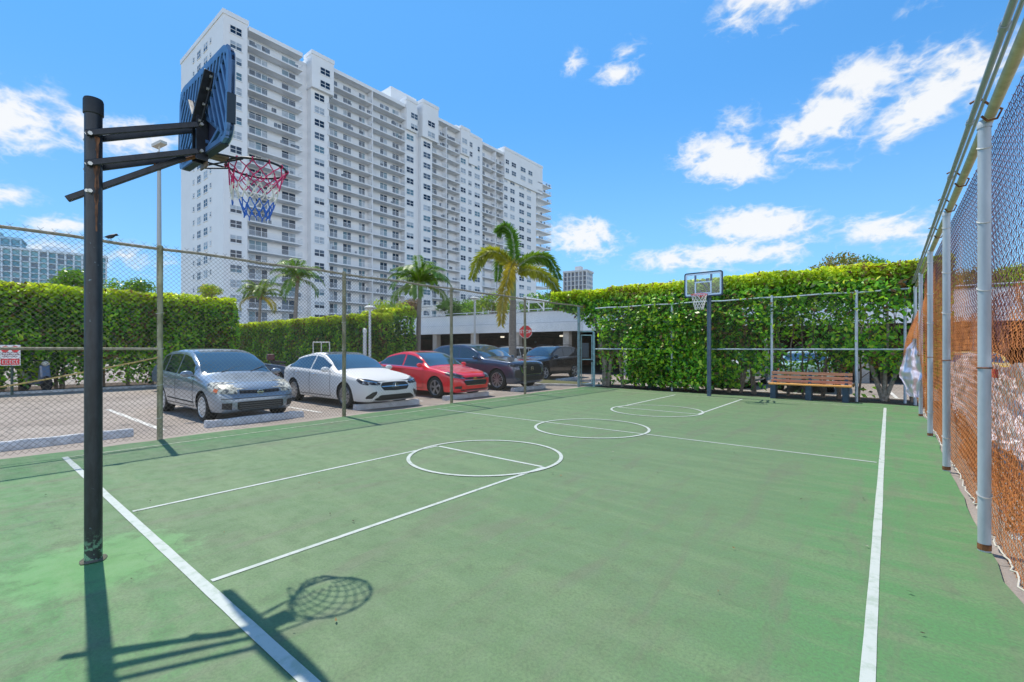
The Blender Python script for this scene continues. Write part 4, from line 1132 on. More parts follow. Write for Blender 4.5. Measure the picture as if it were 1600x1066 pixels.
# --- silver compact hatchback ------------------------------------------------
pS = paint('silver_blue_paint', (.25,.30,.365), .45, .28)
c = Car('parked_car', 'silver blue hatchback with round hub caps parked behind the fence', 'car', 4.30, 1.70,
    [(0,.50),(.03,.62),(.10,.70),(.25,.785),(.6,.885),(.95,.955),(1.12,1.0),(1.55,1.25),(1.95,1.44),(2.3,1.515),(2.8,1.535),(3.4,1.50),(3.85,1.40),(4.1,1.2),(4.24,.98),(4.30,.70)],
    [(0,.48),(.1,.62),(.4,.74),(.8,.82),(1.2,.88),(2.4,.93),(3.6,.98),(4.1,.95),(4.3,.65)],
    [(0,.27),(.15,.20),(.5,.19),(3.8,.19),(4.1,.25),(4.3,.36)],
    [(0,.62),(.04,.76),(.12,.86),(.3,.94),(.7,.99),(1.2,1),(3.4,1),(3.9,.96),(4.2,.86),(4.3,.74)], (.84, 3.44), .305, pS, green=.24)
c.windshield(1.16, 2.12); c.glasshouse(1.42, 3.75, [2.45, 3.3]); c.windshield(3.75, 4.12, m_glass, .85, 'rear')
for s in (-1, 1):
    c.front('headlight', [(s*.80,.62,.80),(s*.62,.60,.78),(s*.44,.60,.70)] if s < 0 else [(.44,.60,.70),(.62,.60,.78),(.80,.62,.80)], m_lens, .006)
    c.side('headlight', [(.10,.62,.70),(.26,.60,.80),(.46,.66,.83),(.58,.74,.82)], m_lens, s, .006)
    c.side('turn_signal', [(.22,.63,.69),(.32,.65,.72)], m_amber, s, .010, 4, 4)
    c.front('fog_recess', [(s*.70,.30,.42),(s*.55,.28,.42)] if s < 0 else [(.55,.28,.42),(.70,.30,.42)], m_trim, .005)
c.front('upper_grille', [(-.40,.60,.665),(0,.585,.655),(.40,.60,.665)], m_grille, .006)
c.front('lower_grille', [(-.46,.29,.43),(-.38,.26,.435),(.38,.26,.435),(.46,.29,.43)], m_grille, .006, 20)
for z in (.30, .345, .39): c.front('grille_bar', [(-.42,z,z+.012),(.42,z,z+.012)], m_chrome if z > .9 else mat('grille_slat', (.12,.12,.13), .5, .3), .010, 20, 1)
c.front('bumper_groove', [(-.72,.50,.512),(.72,.50,.512)], m_seam, .004, 24, 1)
def ringbadge(mb):
    mb.tube([(0, .052*math.cos(a), .045*math.sin(a)) for a in [k*2*PI/24 for k in range(24)]], .007, 6, closed=True); mb.box(-.006,.008,-.066,.066,-.010,.010)
c.badge(0, .615, ringbadge); c.mirror(1.42, .93, pS); c.seams([1.32, 2.45, 3.35]); c.handles([2.2, 3.15]); c.add_wheels('cover', m_rim_cov)
c.side('sill_moulding', [(1.3,.36,.39),(3.0,.38,.41)], m_seam, -1, .006, 20, 2)
for y in (-.35, .25):
    mb = MB(); mb.tube([(c.X(1.12), y, 1.005), (c.X(1.30), y+.32, 1.105), (c.X(1.34), y+.55, 1.13)], .008, 6); mb.build('wiper', m_trim, c.t)
c.place(-12.43, 4.16, R(1)); silver = c
# --- white four-door coupe ---------------------------------------------------
pW = paint('white_paint', (.84,.85,.86), .0, .25)
c = Car('parked_car', 'white coupe shaped sedan with a star badge in its grille', 'car', 4.68, 1.84,
    [(0,.46),(.03,.60),(.10,.70),(.30,.785),(.8,.87),(1.25,.93),(1.42,.97),(1.9,1.20),(2.3,1.37),(2.65,1.435),(3.0,1.435),(3.5,1.35),(4.0,1.17),(4.3,1.06),(4.55,1.02),(4.64,.90),(4.68,.70)],
    [(0,.44),(.1,.63),(.4,.74),(1,.84),(1.5,.88),(2.6,.93),(3.6,.97),(4.3,.97),(4.6,.9),(4.68,.66)],
    [(0,.26),(.12,.18),(.5,.17),(4.1,.18),(4.5,.24),(4.68,.34)],
    [(0,.60),(.04,.76),(.12,.86),(.3,.93),(.7,.99),(1.2,1),(3.6,1),(4.1,.97),(4.5,.88),(4.68,.72)], (.95, 3.68), .325, pW, green=.27)
c.windshield(1.46, 2.42); c.glasshouse(1.78, 3.98, [2.72], topf=.80); c.windshield(3.3, 4.18, m_glass, .85, 'rear')
P = [[(c.X(d), y, 6) for y in np.linspace(-.50, .50, 15)] for d in np.linspace(2.44, 3.26, 12)]
c.patch('roof_panel', P, (0,0,-1), m_glass, .004)
for s in (-1, 1):
    c.front('headlight', [(s*.80,.665,.745),(s*.66,.615,.72),(s*.48,.60,.68),(s*.42,.63,.655)][::(1 if s < 0 else -1)], m_lens_dark, .006)
    c.side('headlight', [(.12,.61,.70),(.28,.64,.755),(.46,.725,.775)], m_lens_dark, s, .006)
    c.front('bumper_vent', [(s*.78,.28,.34),(s*.66,.28,.44),(s*.56,.40,.46)][::(1 if s < 0 else -1)], m_trim, .005)
    c.front('headlight_strip', [(s*.79,.715,.735),(s*.5,.66,.675)][::(1 if s < 0 else -1)], m_chrome, .010, 12, 1)
c.front('upper_grille', [(-.42,.545,.60),(-.36,.47,.665),(0,.455,.675),(.36,.47,.665),(.42,.545,.60)], m_grille, .006, 24)
c.front('lower_grille', [(-.60,.24,.27),(-.46,.225,.36),(.46,.225,.36),(.60,.24,.27)], m_grille, .006, 24)
c.front('grille_bar', [(-.40,.555,.578),(.40,.555,.578)], m_chrome, .016, 20, 1)
c.front('splitter', [(-.62,.195,.212),(.62,.195,.212)], m_chrome, .006, 24, 1)
def starbadge(mb):
    mb.tube([(0, .082*math.cos(a), .082*math.sin(a)) for a in [k*2*PI/28 for k in range(28)]], .009, 6, closed=True)
    for k in range(3):
        a = PI/2+k*2*PI/3; b_ = a+PI/3; q = a-PI/3
        mb.add([(0.004,.080*math.cos(a),.080*math.sin(a)),(0.004,.016*math.cos(b_),.016*math.sin(b_)),(.012,0,0),(0.004,.016*math.cos(q),.016*math.sin(q))], [(0,1,2),(0,2,3)])
c.badge(0, .567, starbadge); c.mirror(1.75, .92, pW); c.seams([1.62, 2.72, 3.62]); c.handles([2.45, 3.4], m=m_chrome); c.add_wheels('split', m_rim, 10)
c.place(-12.2, 7.33, R(0)); white = c
# --- red compact sedan ---------------------------------------------------------
pR = paint('red_paint', (.86,.012,.022), .0, .25)
c = Car('parked_car', 'bright red sedan with a gold bowtie badge', 'car', 4.62, 1.79,
    [(0,.48),(.03,.63),(.10,.715),(.30,.80),(.75,.89),(1.1,.95),(1.25,.985),(1.7,1.22),(2.1,1.39),(2.5,1.455),(2.9,1.45),(3.4,1.35),(3.85,1.17),(4.15,1.07),(4.45,1.03),(4.58,.88),(4.62,.70)],
    [(0,.46),(.1,.64),(.4,.75),(1,.86),(1.4,.90),(2.6,.95),(3.6,.98),(4.2,.98),(4.5,.9),(4.62,.66)],
    [(0,.25),(.12,.18),(.5,.17),(4.0,.18),(4.4,.26),(4.62,.36)],
    [(0,.58),(.04,.74),(.12,.85),(.3,.93),(.7,.99),(1.2,1),(3.5,1),(4.0,.97),(4.4,.88),(4.62,.72)], (.93, 3.63), .325, pR, green=.25)
c.windshield(1.29, 2.24); c.glasshouse(1.62, 3.85, [2.55]); c.windshield(3.2, 4.02, m_glass, .85, 'rear')
for s in (-1, 1):
    c.front('headlight', [(s*.78,.66,.76),(s*.62,.615,.725),(s*.44,.60,.66)][::(1 if s < 0 else -1)], m_lens_dark, .006)
    c.side('headlight', [(.12,.63,.71),(.28,.67,.77),(.52,.76,.815)], m_lens_dark, s, .006)
    c.front('fog_recess', [(s*.76,.32,.38),(s*.58,.30,.40)][::(1 if s < 0 else -1)], m_trim, .005)
    c.front('headlight_strip', [(s*.76,.645,.66),(s*.45,.60,.612)][::(1 if s < 0 else -1)], m_chrome, .010, 12, 1)
c.front('upper_grille', [(-.42,.605,.635),(-.30,.585,.645),(.30,.585,.645),(.42,.605,.635)], m_grille, .006, 20)
c.front('lower_grille', [(-.50,.50,.54),(-.42,.41,.555),(.42,.41,.555),(.50,.50,.54)], m_grille, .006, 24)
c.front('grille_bar', [(-.47,.553,.566),(.47,.553,.566)], m_chrome, .010, 24, 1); c.front('grille_bar', [(-.40,.402,.412),(.40,.402,.412)], m_chrome, .010, 24, 1)
c.front('bumper_slot', [(-.60,.25,.29),(.60,.25,.29)], m_trim, .005, 24, 1)
def bowtie(mb):
    mb.poly([(0,-.085,-.018),(0,-.03,-.018),(0,-.022,-.032),(0,.03,-.032),(0,.03,-.018),(0,.085,-.018),(0,.078,.018),(0,.03,.018),(0,.022,.032),(0,-.03,.032),(0,-.03,.018),(0,-.078,.018)], (.008,0,0))
c.badge(0, .618, bowtie, m=mat('gold_badge', (.65,.45,.12), .25, .8)); c.mirror(1.58, .95, pR); c.seams([1.5, 2.55, 3.5]); c.handles([2.3, 3.3]); c.add_wheels('split', m_rim, 5)
for sd in (-1, 1): c.side('window_trim', [(1.62, c.belt(1.62)+.012, c.belt(1.62)+.026),(3.85, c.belt(3.85)+.012, c.belt(3.85)+.026)], m_chrome, sd, .007, 30, 1)
c.place(-12.28, 10.43, 0); red = c
# --- dark blue suv ------------------------------------------------------------
pB = paint('deep_blue_paint', (.060,.078,.13), .45, .26)
c = Car('parked_suv', 'dark blue suv with an upright black grille parked beyond the red sedan', 'suv', 5.05, 1.98,
    [(0,.66),(.03,.90),(.08,1.02),(.25,1.075),(.8,1.13),(1.4,1.19),(1.6,1.225),(2.1,1.48),(2.5,1.655),(2.9,1.725),(3.5,1.73),(4.2,1.66),(4.6,1.50),(4.85,1.22),(5.0,1.05),(5.05,.80)],
    [(0,.64),(.08,.93),(.3,1.01),(1,1.06),(1.7,1.10),(3,1.15),(4.3,1.20),(4.8,1.1),(5.05,.76)],
    [(0,.36),(.12,.25),(.5,.24),(4.4,.25),(4.8,.34),(5.05,.46)],
    [(0,.70),(.04,.83),(.12,.90),(.3,.96),(.7,.995),(1.2,1),(4.2,1),(4.6,.96),(4.9,.88),(5.05,.76)], (.92, 4.04), .385, pB, green=.23)
c.windshield(1.64, 2.62); c.glasshouse(1.95, 4.55, [2.95, 3.95]); c.windshield(4.3, 4.8, m_glass, .85, 'rear')
for s in (-1, 1):
    c.front('headlight', [(s*.90,.90,.96),(s*.70,.87,.95),(s*.52,.88,.93)][::(1 if s < 0 else -1)], m_lens_dark, .006)
    c.side('headlight', [(.12,.86,.95),(.4,.90,.97)], m_lens_dark, s, .006)
    c.front('bumper_vent', [(s*.88,.50,.74),(s*.74,.46,.78),(s*.62,.52,.70)][::(1 if s < 0 else -1)], m_trim, .005)
    c.side('lower_cladding', [(1.40,.27,.40),(3.6,.27,.40)], m_trim, s, .006)
    c.front('grille_wing', [(s*.66,.70,.93),(s*.55,.62,.68)][::(1 if s < 0 else -1)], m_chrome, .009, 8, 3)
c.front('upper_grille', [(-.56,.66,.93),(-.45,.60,.955),(.45,.60,.955),(.56,.66,.93)], m_grille, .006, 24)
c.front('lower_grille', [(-.70,.36,.54),(.70,.36,.54)], m_trim, .005, 24); c.front('grille_bar', [(-.5,.585,.60),(.5,.585,.60)], m_chrome, .010, 24, 1)
def wingbadge(mb):
    mb.tube([(0, .062*math.cos(a), .026+.030*math.sin(a)) for a in [k*2*PI/18 for k in range(18)]], .009, 6, closed=True)
    mb.tube([(0, .075*math.cos(a), -.036+.036*math.sin(a)) for a in [k*2*PI/18 for k in range(18)]], .009, 6, closed=True)
c.badge(0, .81, wingbadge, m=mat('pale_gold', (.70,.60,.38), .3, .6)); c.mirror(1.95, 1.13, pB, 1.15); c.seams([1.85, 2.95, 4.0]); c.handles([2.7, 3.75]); c.add_wheels('split', m_rim, 9)
for sd in (-1, 1): c.side('window_trim', [(1.95, c.belt(1.95)+.012, c.belt(1.95)+.026),(4.5, c.belt(4.5)+.012, c.belt(4.5)+.026)], m_chrome, sd, .007, 30, 1)
c.place(-12.75, 13.72, 0)
# --- brown black suv seen from its side -----------------------------------------
pK = paint('dark_bronze_paint', (.030,.022,.022), .3, .25)
def suv(label, p, place, cat='suv'):
    c = Car('parked_suv', label, cat, 4.60, 1.86,
        [(0,.62),(.03,.82),(.10,.95),(.3,1.02),(.9,1.09),(1.2,1.13),(1.35,1.17),(1.8,1.43),(2.15,1.61),(2.5,1.68),(3.2,1.69),(3.9,1.64),(4.25,1.48),(4.45,1.2),(4.55,1.02),(4.60,.8)],
        [(0,.60),(.1,.86),(.4,.95),(1,1.0),(1.5,1.05),(3,1.10),(4.1,1.14),(4.45,1.05),(4.6,.75)],
        [(0,.34),(.12,.26),(.5,.25),(4.0,.26),(4.4,.34),(4.6,.46)],
        [(0,.68),(.04,.82),(.12,.90),(.3,.96),(.7,.995),(1.2,1),(3.8,1),(4.2,.96),(4.5,.87),(4.6,.76)], (.92, 3.61), .36, p, green=.22)
    c.windshield(1.39, 2.28); c.glasshouse(1.70, 4.1, [2.6, 3.5]); c.windshield(4.0, 4.4, m_glass, .85, 'rear')
    for s in (-1, 1):
        c.front('headlight', [(s*.82,.82,.92),(s*.5,.80,.88)][::(1 if s < 0 else -1)], m_lens, .006); c.side('headlight', [(.10,.78,.9),(.38,.84,.94)], m_lens, s, .006)
        c.side('lower_cladding', [(1.36,.27,.42),(3.2,.27,.42)], m_trim, s, .006); c.side('window_trim', [(1.7, c.belt(1.7)+.012, c.belt(1.7)+.03),(4.1, c.belt(4.1)+.012, c.belt(4.1)+.03)], m_chrome, s, .007, 30, 1)
        c.side('tail_light', [(4.25,.92,1.06),(4.52,.92,1.02)], mat('tail_red', (.35,.01,.015), .2, coat=.8), s, .006)
        mb = MB(); mb.tube([(c.X(2.25), s*.60, 1.665), (c.X(2.6), s*.62, 1.735), (c.X(3.6), s*.62, 1.73), (c.X(3.95), s*.60, 1.645)], .016, 6); mb.build('roof_rail', m_trim, c.t, smooth=True)
    c.front('upper_grille', [(-.5,.62,.86),(.5,.62,.86)], m_grille, .006); c.front('lower_grille', [(-.6,.36,.56),(.6,.36,.56)], m_trim, .005)
    c.mirror(1.72, 1.08, p, 1.1); c.seams([1.6, 2.6, 3.55]); c.handles([2.35, 3.35]); c.add_wheels('spoke', m_rim_w, 6); c.place(*place); return c
suv('dark bronze suv seen from its side through the corner gate', pK, (-13.85, 19.8, R(-90)))
suv('white suv mostly hidden behind the palm trunk and the bronze suv', paint('pearl_paint', (.62,.63,.64), .0, .3), (-18.4, 22.0, R(-90)))
def sedan(label, p, place, front=True):
    c = Car('parked_car', label, 'car', 4.6, 1.80,
        [(0,.48),(.03,.63),(.10,.715),(.30,.80),(.75,.88),(1.1,.94),(1.25,.975),(1.7,1.22),(2.1,1.38),(2.5,1.45),(2.9,1.445),(3.4,1.34),(3.85,1.15),(4.15,1.05),(4.45,1.02),(4.56,.88),(4.60,.70)],
        [(0,.46),(.1,.64),(.4,.75),(1,.86),(1.4,.90),(2.6,.95),(3.6,.98),(4.2,.98),(4.5,.9),(4.6,.66)],
        [(0,.25),(.12,.18),(.5,.17),(4.0,.18),(4.4,.26),(4.6,.36)],
        [(0,.58),(.04,.74),(.12,.85),(.3,.93),(.7,.99),(1.2,1),(3.5,1),(4.0,.97),(4.4,.88),(4.6,.72)], (.93, 3.63), .325, p, green=.25)
    c.windshield(1.29, 2.24); c.glasshouse(1.62, 3.85, [2.55]); c.windshield(3.2, 4.02, m_glass, .85, 'rear')
    for s in (-1, 1):
        c.front('headlight', [(s*.78,.66,.76),(s*.44,.60,.66)][::(1 if s < 0 else -1)], m_lens, .006); c.side('headlight', [(.12,.63,.71),(.28,.67,.77),(.52,.76,.815)], m_lens, s, .006)
        c.side('tail_light', [(4.2,.78,.92),(4.5,.76,.9)], mat('tail_red', (.35,.01,.015), .2, coat=.8), s, .006)
    c.front('lower_grille', [(-.50,.30,.44),(.50,.30,.44)], m_grille, .006); c.front('upper_grille', [(-.40,.56,.64),(.40,.56,.64)], m_grille, .006)
    c.mirror(1.58, .95, p); c.seams([1.5, 2.55, 3.5]); c.handles([2.3, 3.3]); c.add_wheels('spoke', m_rim, 5); c.place(*place); return c
sedan('navy sedan parked across behind the silver hatchback', paint('navy_paint', (.018,.022,.055), .3, .25), (-20.1, 7.0, R(90)))
sedan('pale turquoise car glimpsed through the hedge above the bench', paint('turquoise_paint', (.36,.58,.60), .2, .3), (-2.4, 21.0, R(92)))
sedan('white car glimpsed low through the hedge between hoop post and bench', paint('cream_white_paint', (.66,.66,.64), .0, .3), (-5.0, 21.2, R(90)))
sedan('yellow car glimpsed through the end of the hedge near the netting', paint('yellow_paint', (.68,.44,.02), .0, .3), (2.2, 23.0, R(90)))
sedan('black car in the shade inside the garage beside the clipped hedge', paint('garage_black_paint', (.02,.02,.024), .2, .35), (-29.8, 26.2, R(-80)))
# ------------------------------------------------------------------ buildings
m_stucco = mat('white_stucco', (.80,.81,.82), .85, var=.03, scale=.25)
m_stucco_in = mat('balcony_wall', (.72,.71,.67), .85, var=.03, scale=.5)
m_slab = mat('balcony_slab', (.82,.83,.84), .8, var=.04, scale=.6)
m_roofgrey = mat('parapet_grey', (.70,.72,.74), .85)  # one even pale grey tone
def glass(name, c, rough=.12): return mat(name, c, rough, 0, spec=.35, var=.25, scale=.9)
G_dark = glass('pane_dark', (.012,.030,.060)); G_mid = glass('pane_grey', (.08,.12,.17)); G_light = glass('pane_curtained', (.38,.44,.50), .3); G_teal = glass('pane_teal', (.12,.22,.28), .15)
m_frame = mat('window_frame', (.78,.79,.80), .6); m_rail = mat('balcony_rail', (.74,.77,.80), .6)
GL = [G_dark, G_mid, G_light, G_teal]
bl = thing('apartment_building', 'tall white balcony apartment block that fills the sky behind the parking lot', 'apartment building', (-93.9, 31.8, 0))
OX, OY = -93.9, 31.8
XB = -117.9
def bx(mb, x0, x1, y0, y1, z0, z1, m=0): mb.box(x0-OX, x1-OX, y0-OY, y1-OY, z0, z1, m)
FL = [59.0-2.76*k for k in range(22)]          # floor levels
REC = 1.7
# wall strips: y0,y1,front x,top
strips = [(31.8,35.9,OX,63.5),(35.9,48.3,OX-REC,62.0),(48.3,52.3,OX,63.3),(52.3,72.5,OX-REC,62.2),(72.5,75.8,OX,63.9),(75.8,77.7,OX-1.2,63.9),(77.7,81.4,OX,64.8),
          (81.4,91.6,OX-REC,63.4),(91.6,101.0,OX,64.2),(101.0,110.6,OX-REC,62.6),(110.6,128.0,OX,63.9),(128.0,130.5,OX-REC,63.9)]
mb = MB()
for i, (a, c, x, t) in enumerate(strips): bx(mb, XB, x, a, c, 0, t)
mb.build('wall', m_stucco, bl)
mb = MB()     # top floors that jut out over some piers, parapets and roof slabs
for (a, c, z0, z1, p) in ((48.1,53.0,56.35,63.9,.75),(72.6,75.9,56.6,64.6,.6),(77.6,83.0,56.5,66.0,.75),(91.57,95.0,56.7,64.5,.6),(95.0,98.6,55.0,63.9,.35),(110.57,131.0,55.2,65.0,.6)):
    bx(mb, OX-2.5, OX+p, a, c, z0, z1)
    bx(mb, OX-2.6, OX+p+.12, a-.12, c+.12, z1-.75, z1+.05)
bx(mb, XB-.15, OX+.15, 31.65, 36.1, 62.7, 63.55)
for (a, c, z) in ((36.1,46.4,62.0),(53.0,72.5,62.2),(83.1,91.5,63.2),(101.0,110.5,62.7)): bx(mb, OX-REC-.5, OX+.25, a, c, z-.25, z+.55)
bx(mb, OX-9, OX-3, 70.5, 78.5, 62, 67.6); bx(mb, OX-8, OX-3, 93, 100, 62, 66.3)
mb.build('parapet', m_stucco, bl)
# windows
def window(y0, y1, z0, z1, x, axis='x', nmul=2):
    mb = MB(); g = random.choices([0,1,2,3], [4,3,3,2])[0]
    ft = .09
    if axis == 'x':
        def B(u0, u1, v0, v1, d0, d1, m): bx(mb, x+d0, x+d1, u0, u1, v0, v1, m)
    else:
        def B(u0, u1, v0, v1, d0, d1, m): bx(mb, u0, u1, x-d1, x-d0, v0, v1, m)
    split = random.random() < .55
    zm = (z0+z1)/2
    B(y0, y1, z0, zm if split else z1, .0, .03, g)
    if split: B(y0, y1, zm, z1, .0, .03, random.choice([1,2,2,g]))
    for k in range(nmul+1):
        u = y0+(y1-y0)*k/nmul; B(u-ft/2, u+ft/2, z0-.04, z1+.04, .031, .075, 4)
    for v in (z0, zm, z1): B(y0-.05, y1+.05, v-ft/2, v+ft/2, .033, .072, 4)
    B(y0-.12, y1+.12, z0-.14, z0-.05, .0, .13, 5)
    return mb
wins = []
cols_ = [(32.9,34.9,0),(49.0,51.2,0),(73.0,75.2,0),(78.4,80.8,0),(91.9,93.9,0),(95.0,96.3,0),(97.6,99.8,0),(111.0,112.6,0),(114.0,116.2,0),(118.6,121.2,0),(122.8,125.0,0)]
for (y0, y1, _) in cols_:
    for k, z in enumerate(FL[:20]):
        jut = 0
        if k < 2:
            for (a, c, z0, p) in ((48.1,53.0,56.3,.75),(72.6,75.9,56.6,.6),(77.6,83.0,56.5,.75),(91.6,95.0,56.7,.6),(95.0,98.6,55.0,.35),(110.6,131.0,55.2,.6)):
                if a <= y0 and y1 <= c: jut = p
        wins.append((y0+(.9 if jut and y0 < 90 else 0), y1+(.9 if jut and y0 < 90 else 0), z+.85, z+2.25, OX+jut, 'x', 2))
for (u0, u1, h0, h1, n) in ((-110.2,-109.4,.9,1.8,1),(-107.6,-105.6,.5,1.95,2),(-103.9,-101.9,.5,1.95,2),(-100.6,-99.9,.9,1.8,1)):
    for k, z in enumerate(FL[:20]): wins.append((u0, u1, z+h0, z+h1, OY, 'y', n))
def wdist(w_):
    return math.hypot((OX if w_[5] == 'x' else w_[0]), w_[0] if w_[5] == 'x' else OY) - (2 if w_[5] == 'x' else -6)
wins.sort(key=wdist)
rest = MB()
for i, w_ in enumerate(wins):
    m = window(w_[0], w_[1], w_[2], w_[3], w_[4], w_[5], w_[6])
    if i < 100: m.build('window', GL+[m_frame, m_slab], bl)
    else:
        o = len(rest.v); rest.v += m.v; rest.f += [tuple(q+o for q in f) for f in m.f]; rest.m += m.m
tag(rest.build('window', GL+[m_frame, m_slab], bl), kind='stuff')
# balconies: slab, railing, sliding doors
def balcony(y0, y1, z, x1, end0=True, end1=True, doors=(), x0=None):
    x0 = x0 or OX-REC
    s = MB(); bx(s, x0, x1, y0, y1, z-.22, z)
    r = MB(); H_ = 1.05
    bx(r, x1-.06, x1-.02, y0+.02, y1-.02, z+H_-.05, z+H_); bx(r, x1-.05, x1-.03, y0+.02, y1-.02, z+.08, z+.12)
    n = int((y1-y0)/.15)
    for k in range(n+1):
        y = y0+.03+(y1-y0-.06)*k/n; wd = .022 if k % 10 else .05
        bx(r, x1-.05, x1-.03, y-wd/2, y+wd/2, z, z+H_-.05)
    for e, y in ((end0, y0+.04), (end1, y1-.04)):
        if e:
            bx(r, x0+.02, x1-.07, y-.02, y+.02, z+H_-.05, z+H_)
            for k in range(int((x1-x0)/.16)): bx(r, x0+.05+k*.16, x0+.075+k*.16, y-.01, y+.01, z, z+H_-.05)
    d = MB()
    for (a, c) in doors:
        n = max(2, int(round((c-a)/1.2)))
        for k in range(n):
            u0, u1 = a+(c-a)*k/n, a+(c-a)*(k+1)/n
            bx(d, x0, x0+.03, u0+.05, u1-.05, z+.05, z+2.2, random.choices([0,1,2,3], [4,3,3,2])[0])
            bx(d, x0+.0, x0+.06, u1-.05, u1+.05, z, z+2.25, 4)
        bx(d, x0, x0+.06, a-.05, c+.05, z+2.2, z+2.315, 4)
    bx(d, x0, x0+.045, y0+.05, y1-.05, z+2.31, z+2.36, 4)
    if random.random() < .6:          # planters and towels hung inside the railing read as small dark bits
        for q in range(random.randint(1, 3)):
            yy = random.uniform(y0+.5, y1-1.2); bx(r, x1-.30, x1-.052, yy, yy+random.uniform(.4,.9), z+.1, z+random.uniform(.5,.95), random.choice([1,2]))
    return s, r, d
bal = []
for k, z in enumerate(FL[:20]):
    bal.append((35.95, 46.4, z, OX+.25, False, True, ((36.8,40.2),(43.0,45.8))))
    y0 = 53.0 if k < 2 else 51.9
    bal.append((y0, 62.9, z, OX+.25, k >= 2, False, ((53.4,55.2),(56.6,58.6),(60.6,62.2))))
    bal.append((63.1, 72.5 if k > 1 else 72.5, z, OX+.25, False, k >= 2, ((63.4,64.4),(66.4,68.4),(70.0,71.9))))
    y0 = 83.0 if k < 2 else 81.3
    bal.append((y0, 86.3, z+.3, OX+.25, k >= 2, False, ((82.0 if k > 1 else 83.2,84.4),)))
    bal.append((86.5, 91.5, z+.3, OX+.25, False, k >= 2, ((87.2,88.8),)))
    y0 = 101.0 if k < 2 else 100.6
    bal.append((y0, 106.7, z, OX+.25, k >= 2, False, ((101.6,103.8),)))
    bal.append((106.9, 110.5, z, OX+.25, False, k >= 2, ((107.4,109.4),)))
    bal.append((128.2, 136.5, z, OX+.6, True, True, ((128.3,130.2),), OX-4.5))
bal.sort(key=lambda b_: b_[0]*1.0+abs(b_[2]-30)*.001)
rs = [MB(), MB(), MB()]
for i, b_ in enumerate(bal):
    s, r, d = balcony(*b_)
    if i < 100:
        so = s.build('balcony', m_slab, bl); r.build('railing', [m_rail, G_mid, G_dark], so); d.build('sliding_door', GL+[m_frame], so)
    else:
        for t, q in zip(rs, (s, r, d)):
            o = len(t.v); t.v += q.v; t.f += [tuple(a+o for a in f) for f in q.f]; t.m += q.m
so = tag(rs[0].build('balcony', m_slab, bl), kind='stuff'); tag(rs[1].build('railing', [m_rail, G_mid, G_dark], so), kind='stuff'); tag(rs[2].build('sliding_door', GL+[m_frame], so), kind='stuff')
mb = MB()
for y in (63.0, 86.4, 106.8): bx(mb, OX-REC, OX+.28, y-.09, y+.09, 2, 62.3)
mb.build('divider', m_stucco, bl)

# parking garage: white deck edge over a dark open storey with columns
ga_ = thing('parking_garage', 'low white parking garage with dark open storey behind the parked cars', 'garage', (-15.0, 24.7, 0), math.atan2(1.7, 18.0))
m_deck = mat('garage_white', (.86,.88,.90), .8, c2=(.74,.78,.83), scale=1.4, lo=.3, hi=.7)
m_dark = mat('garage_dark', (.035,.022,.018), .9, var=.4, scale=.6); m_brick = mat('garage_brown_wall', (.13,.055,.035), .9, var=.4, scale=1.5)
def gb(x0, x1, y0, y1, z0, z1, mb): mb.box(x0, x1, y0, y1, z0, z1)
mb = MB(); gb(-24, 46, .0, .35, 3.22, 3.92, mb); gb(-24, 46, -.12, -.002, 2.62, 3.20, mb); mb.build('deck_edge', m_deck, ga_)
mb = MB(); gb(-24, 46, -.02, -.001, 3.19, 3.23, mb); gb(-24.1, 46, -.05, .40, 3.921, 3.96, mb); mb.build('joint', mat('joint_grey', (.45,.47,.5), .8), ga_)
mb = MB(); gb(-23.9, 46, .36, 22, 2.95, 3.2, mb); mb.build('deck', m_conc, ga_)
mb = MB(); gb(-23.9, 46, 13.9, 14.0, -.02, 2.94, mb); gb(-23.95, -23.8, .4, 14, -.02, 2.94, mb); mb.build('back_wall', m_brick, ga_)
for i in range(17):
    x = -23.3+i*3.75; mb = MB(); mb.box(x-.2, x+.2, .10, .55, -.02, 2.948); mb.build('column', mat('column_paint', (.50,.46,.42), .85, var=.15, scale=3), ga_)
mb = MB()
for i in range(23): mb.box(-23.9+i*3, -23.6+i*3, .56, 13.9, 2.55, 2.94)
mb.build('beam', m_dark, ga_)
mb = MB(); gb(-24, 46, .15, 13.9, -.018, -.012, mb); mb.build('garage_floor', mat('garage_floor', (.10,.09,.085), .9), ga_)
mb = MB()
for i in range(46): mb.box(-23.9+i*1.5, -23.86+i*1.5, .10, .14, 3.96, 4.10)
gb(-24, 46, .09, .15, 4.10, 4.14, mb); mb.build('deck_rail', m_rail, ga_)
m_lit = bpy.data.materials.new('tube_light'); m_lit.use_nodes = True; m_lit.node_tree.nodes['Principled BSDF'].inputs['Emission Color'].default_value = (1,.9,.7,1); m_lit.node_tree.nodes['Principled BSDF'].inputs['Emission Strength'].default_value = 1.2
mb = MB()
for x in (-8.5, -3.2): mb.box(x-.12, x+.12, 4.0, 4.2, 2.40, 2.52)
mb.build('garage_lamp', m_lit, ga_)
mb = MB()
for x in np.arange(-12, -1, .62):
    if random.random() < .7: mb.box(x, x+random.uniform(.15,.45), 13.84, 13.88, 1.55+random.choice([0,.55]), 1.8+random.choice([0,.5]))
mb.build('wall_opening', mat('daylight_paint', (.55,.62,.72), .6), ga_)  # pale blue colour stands in for daylight coming through the openings
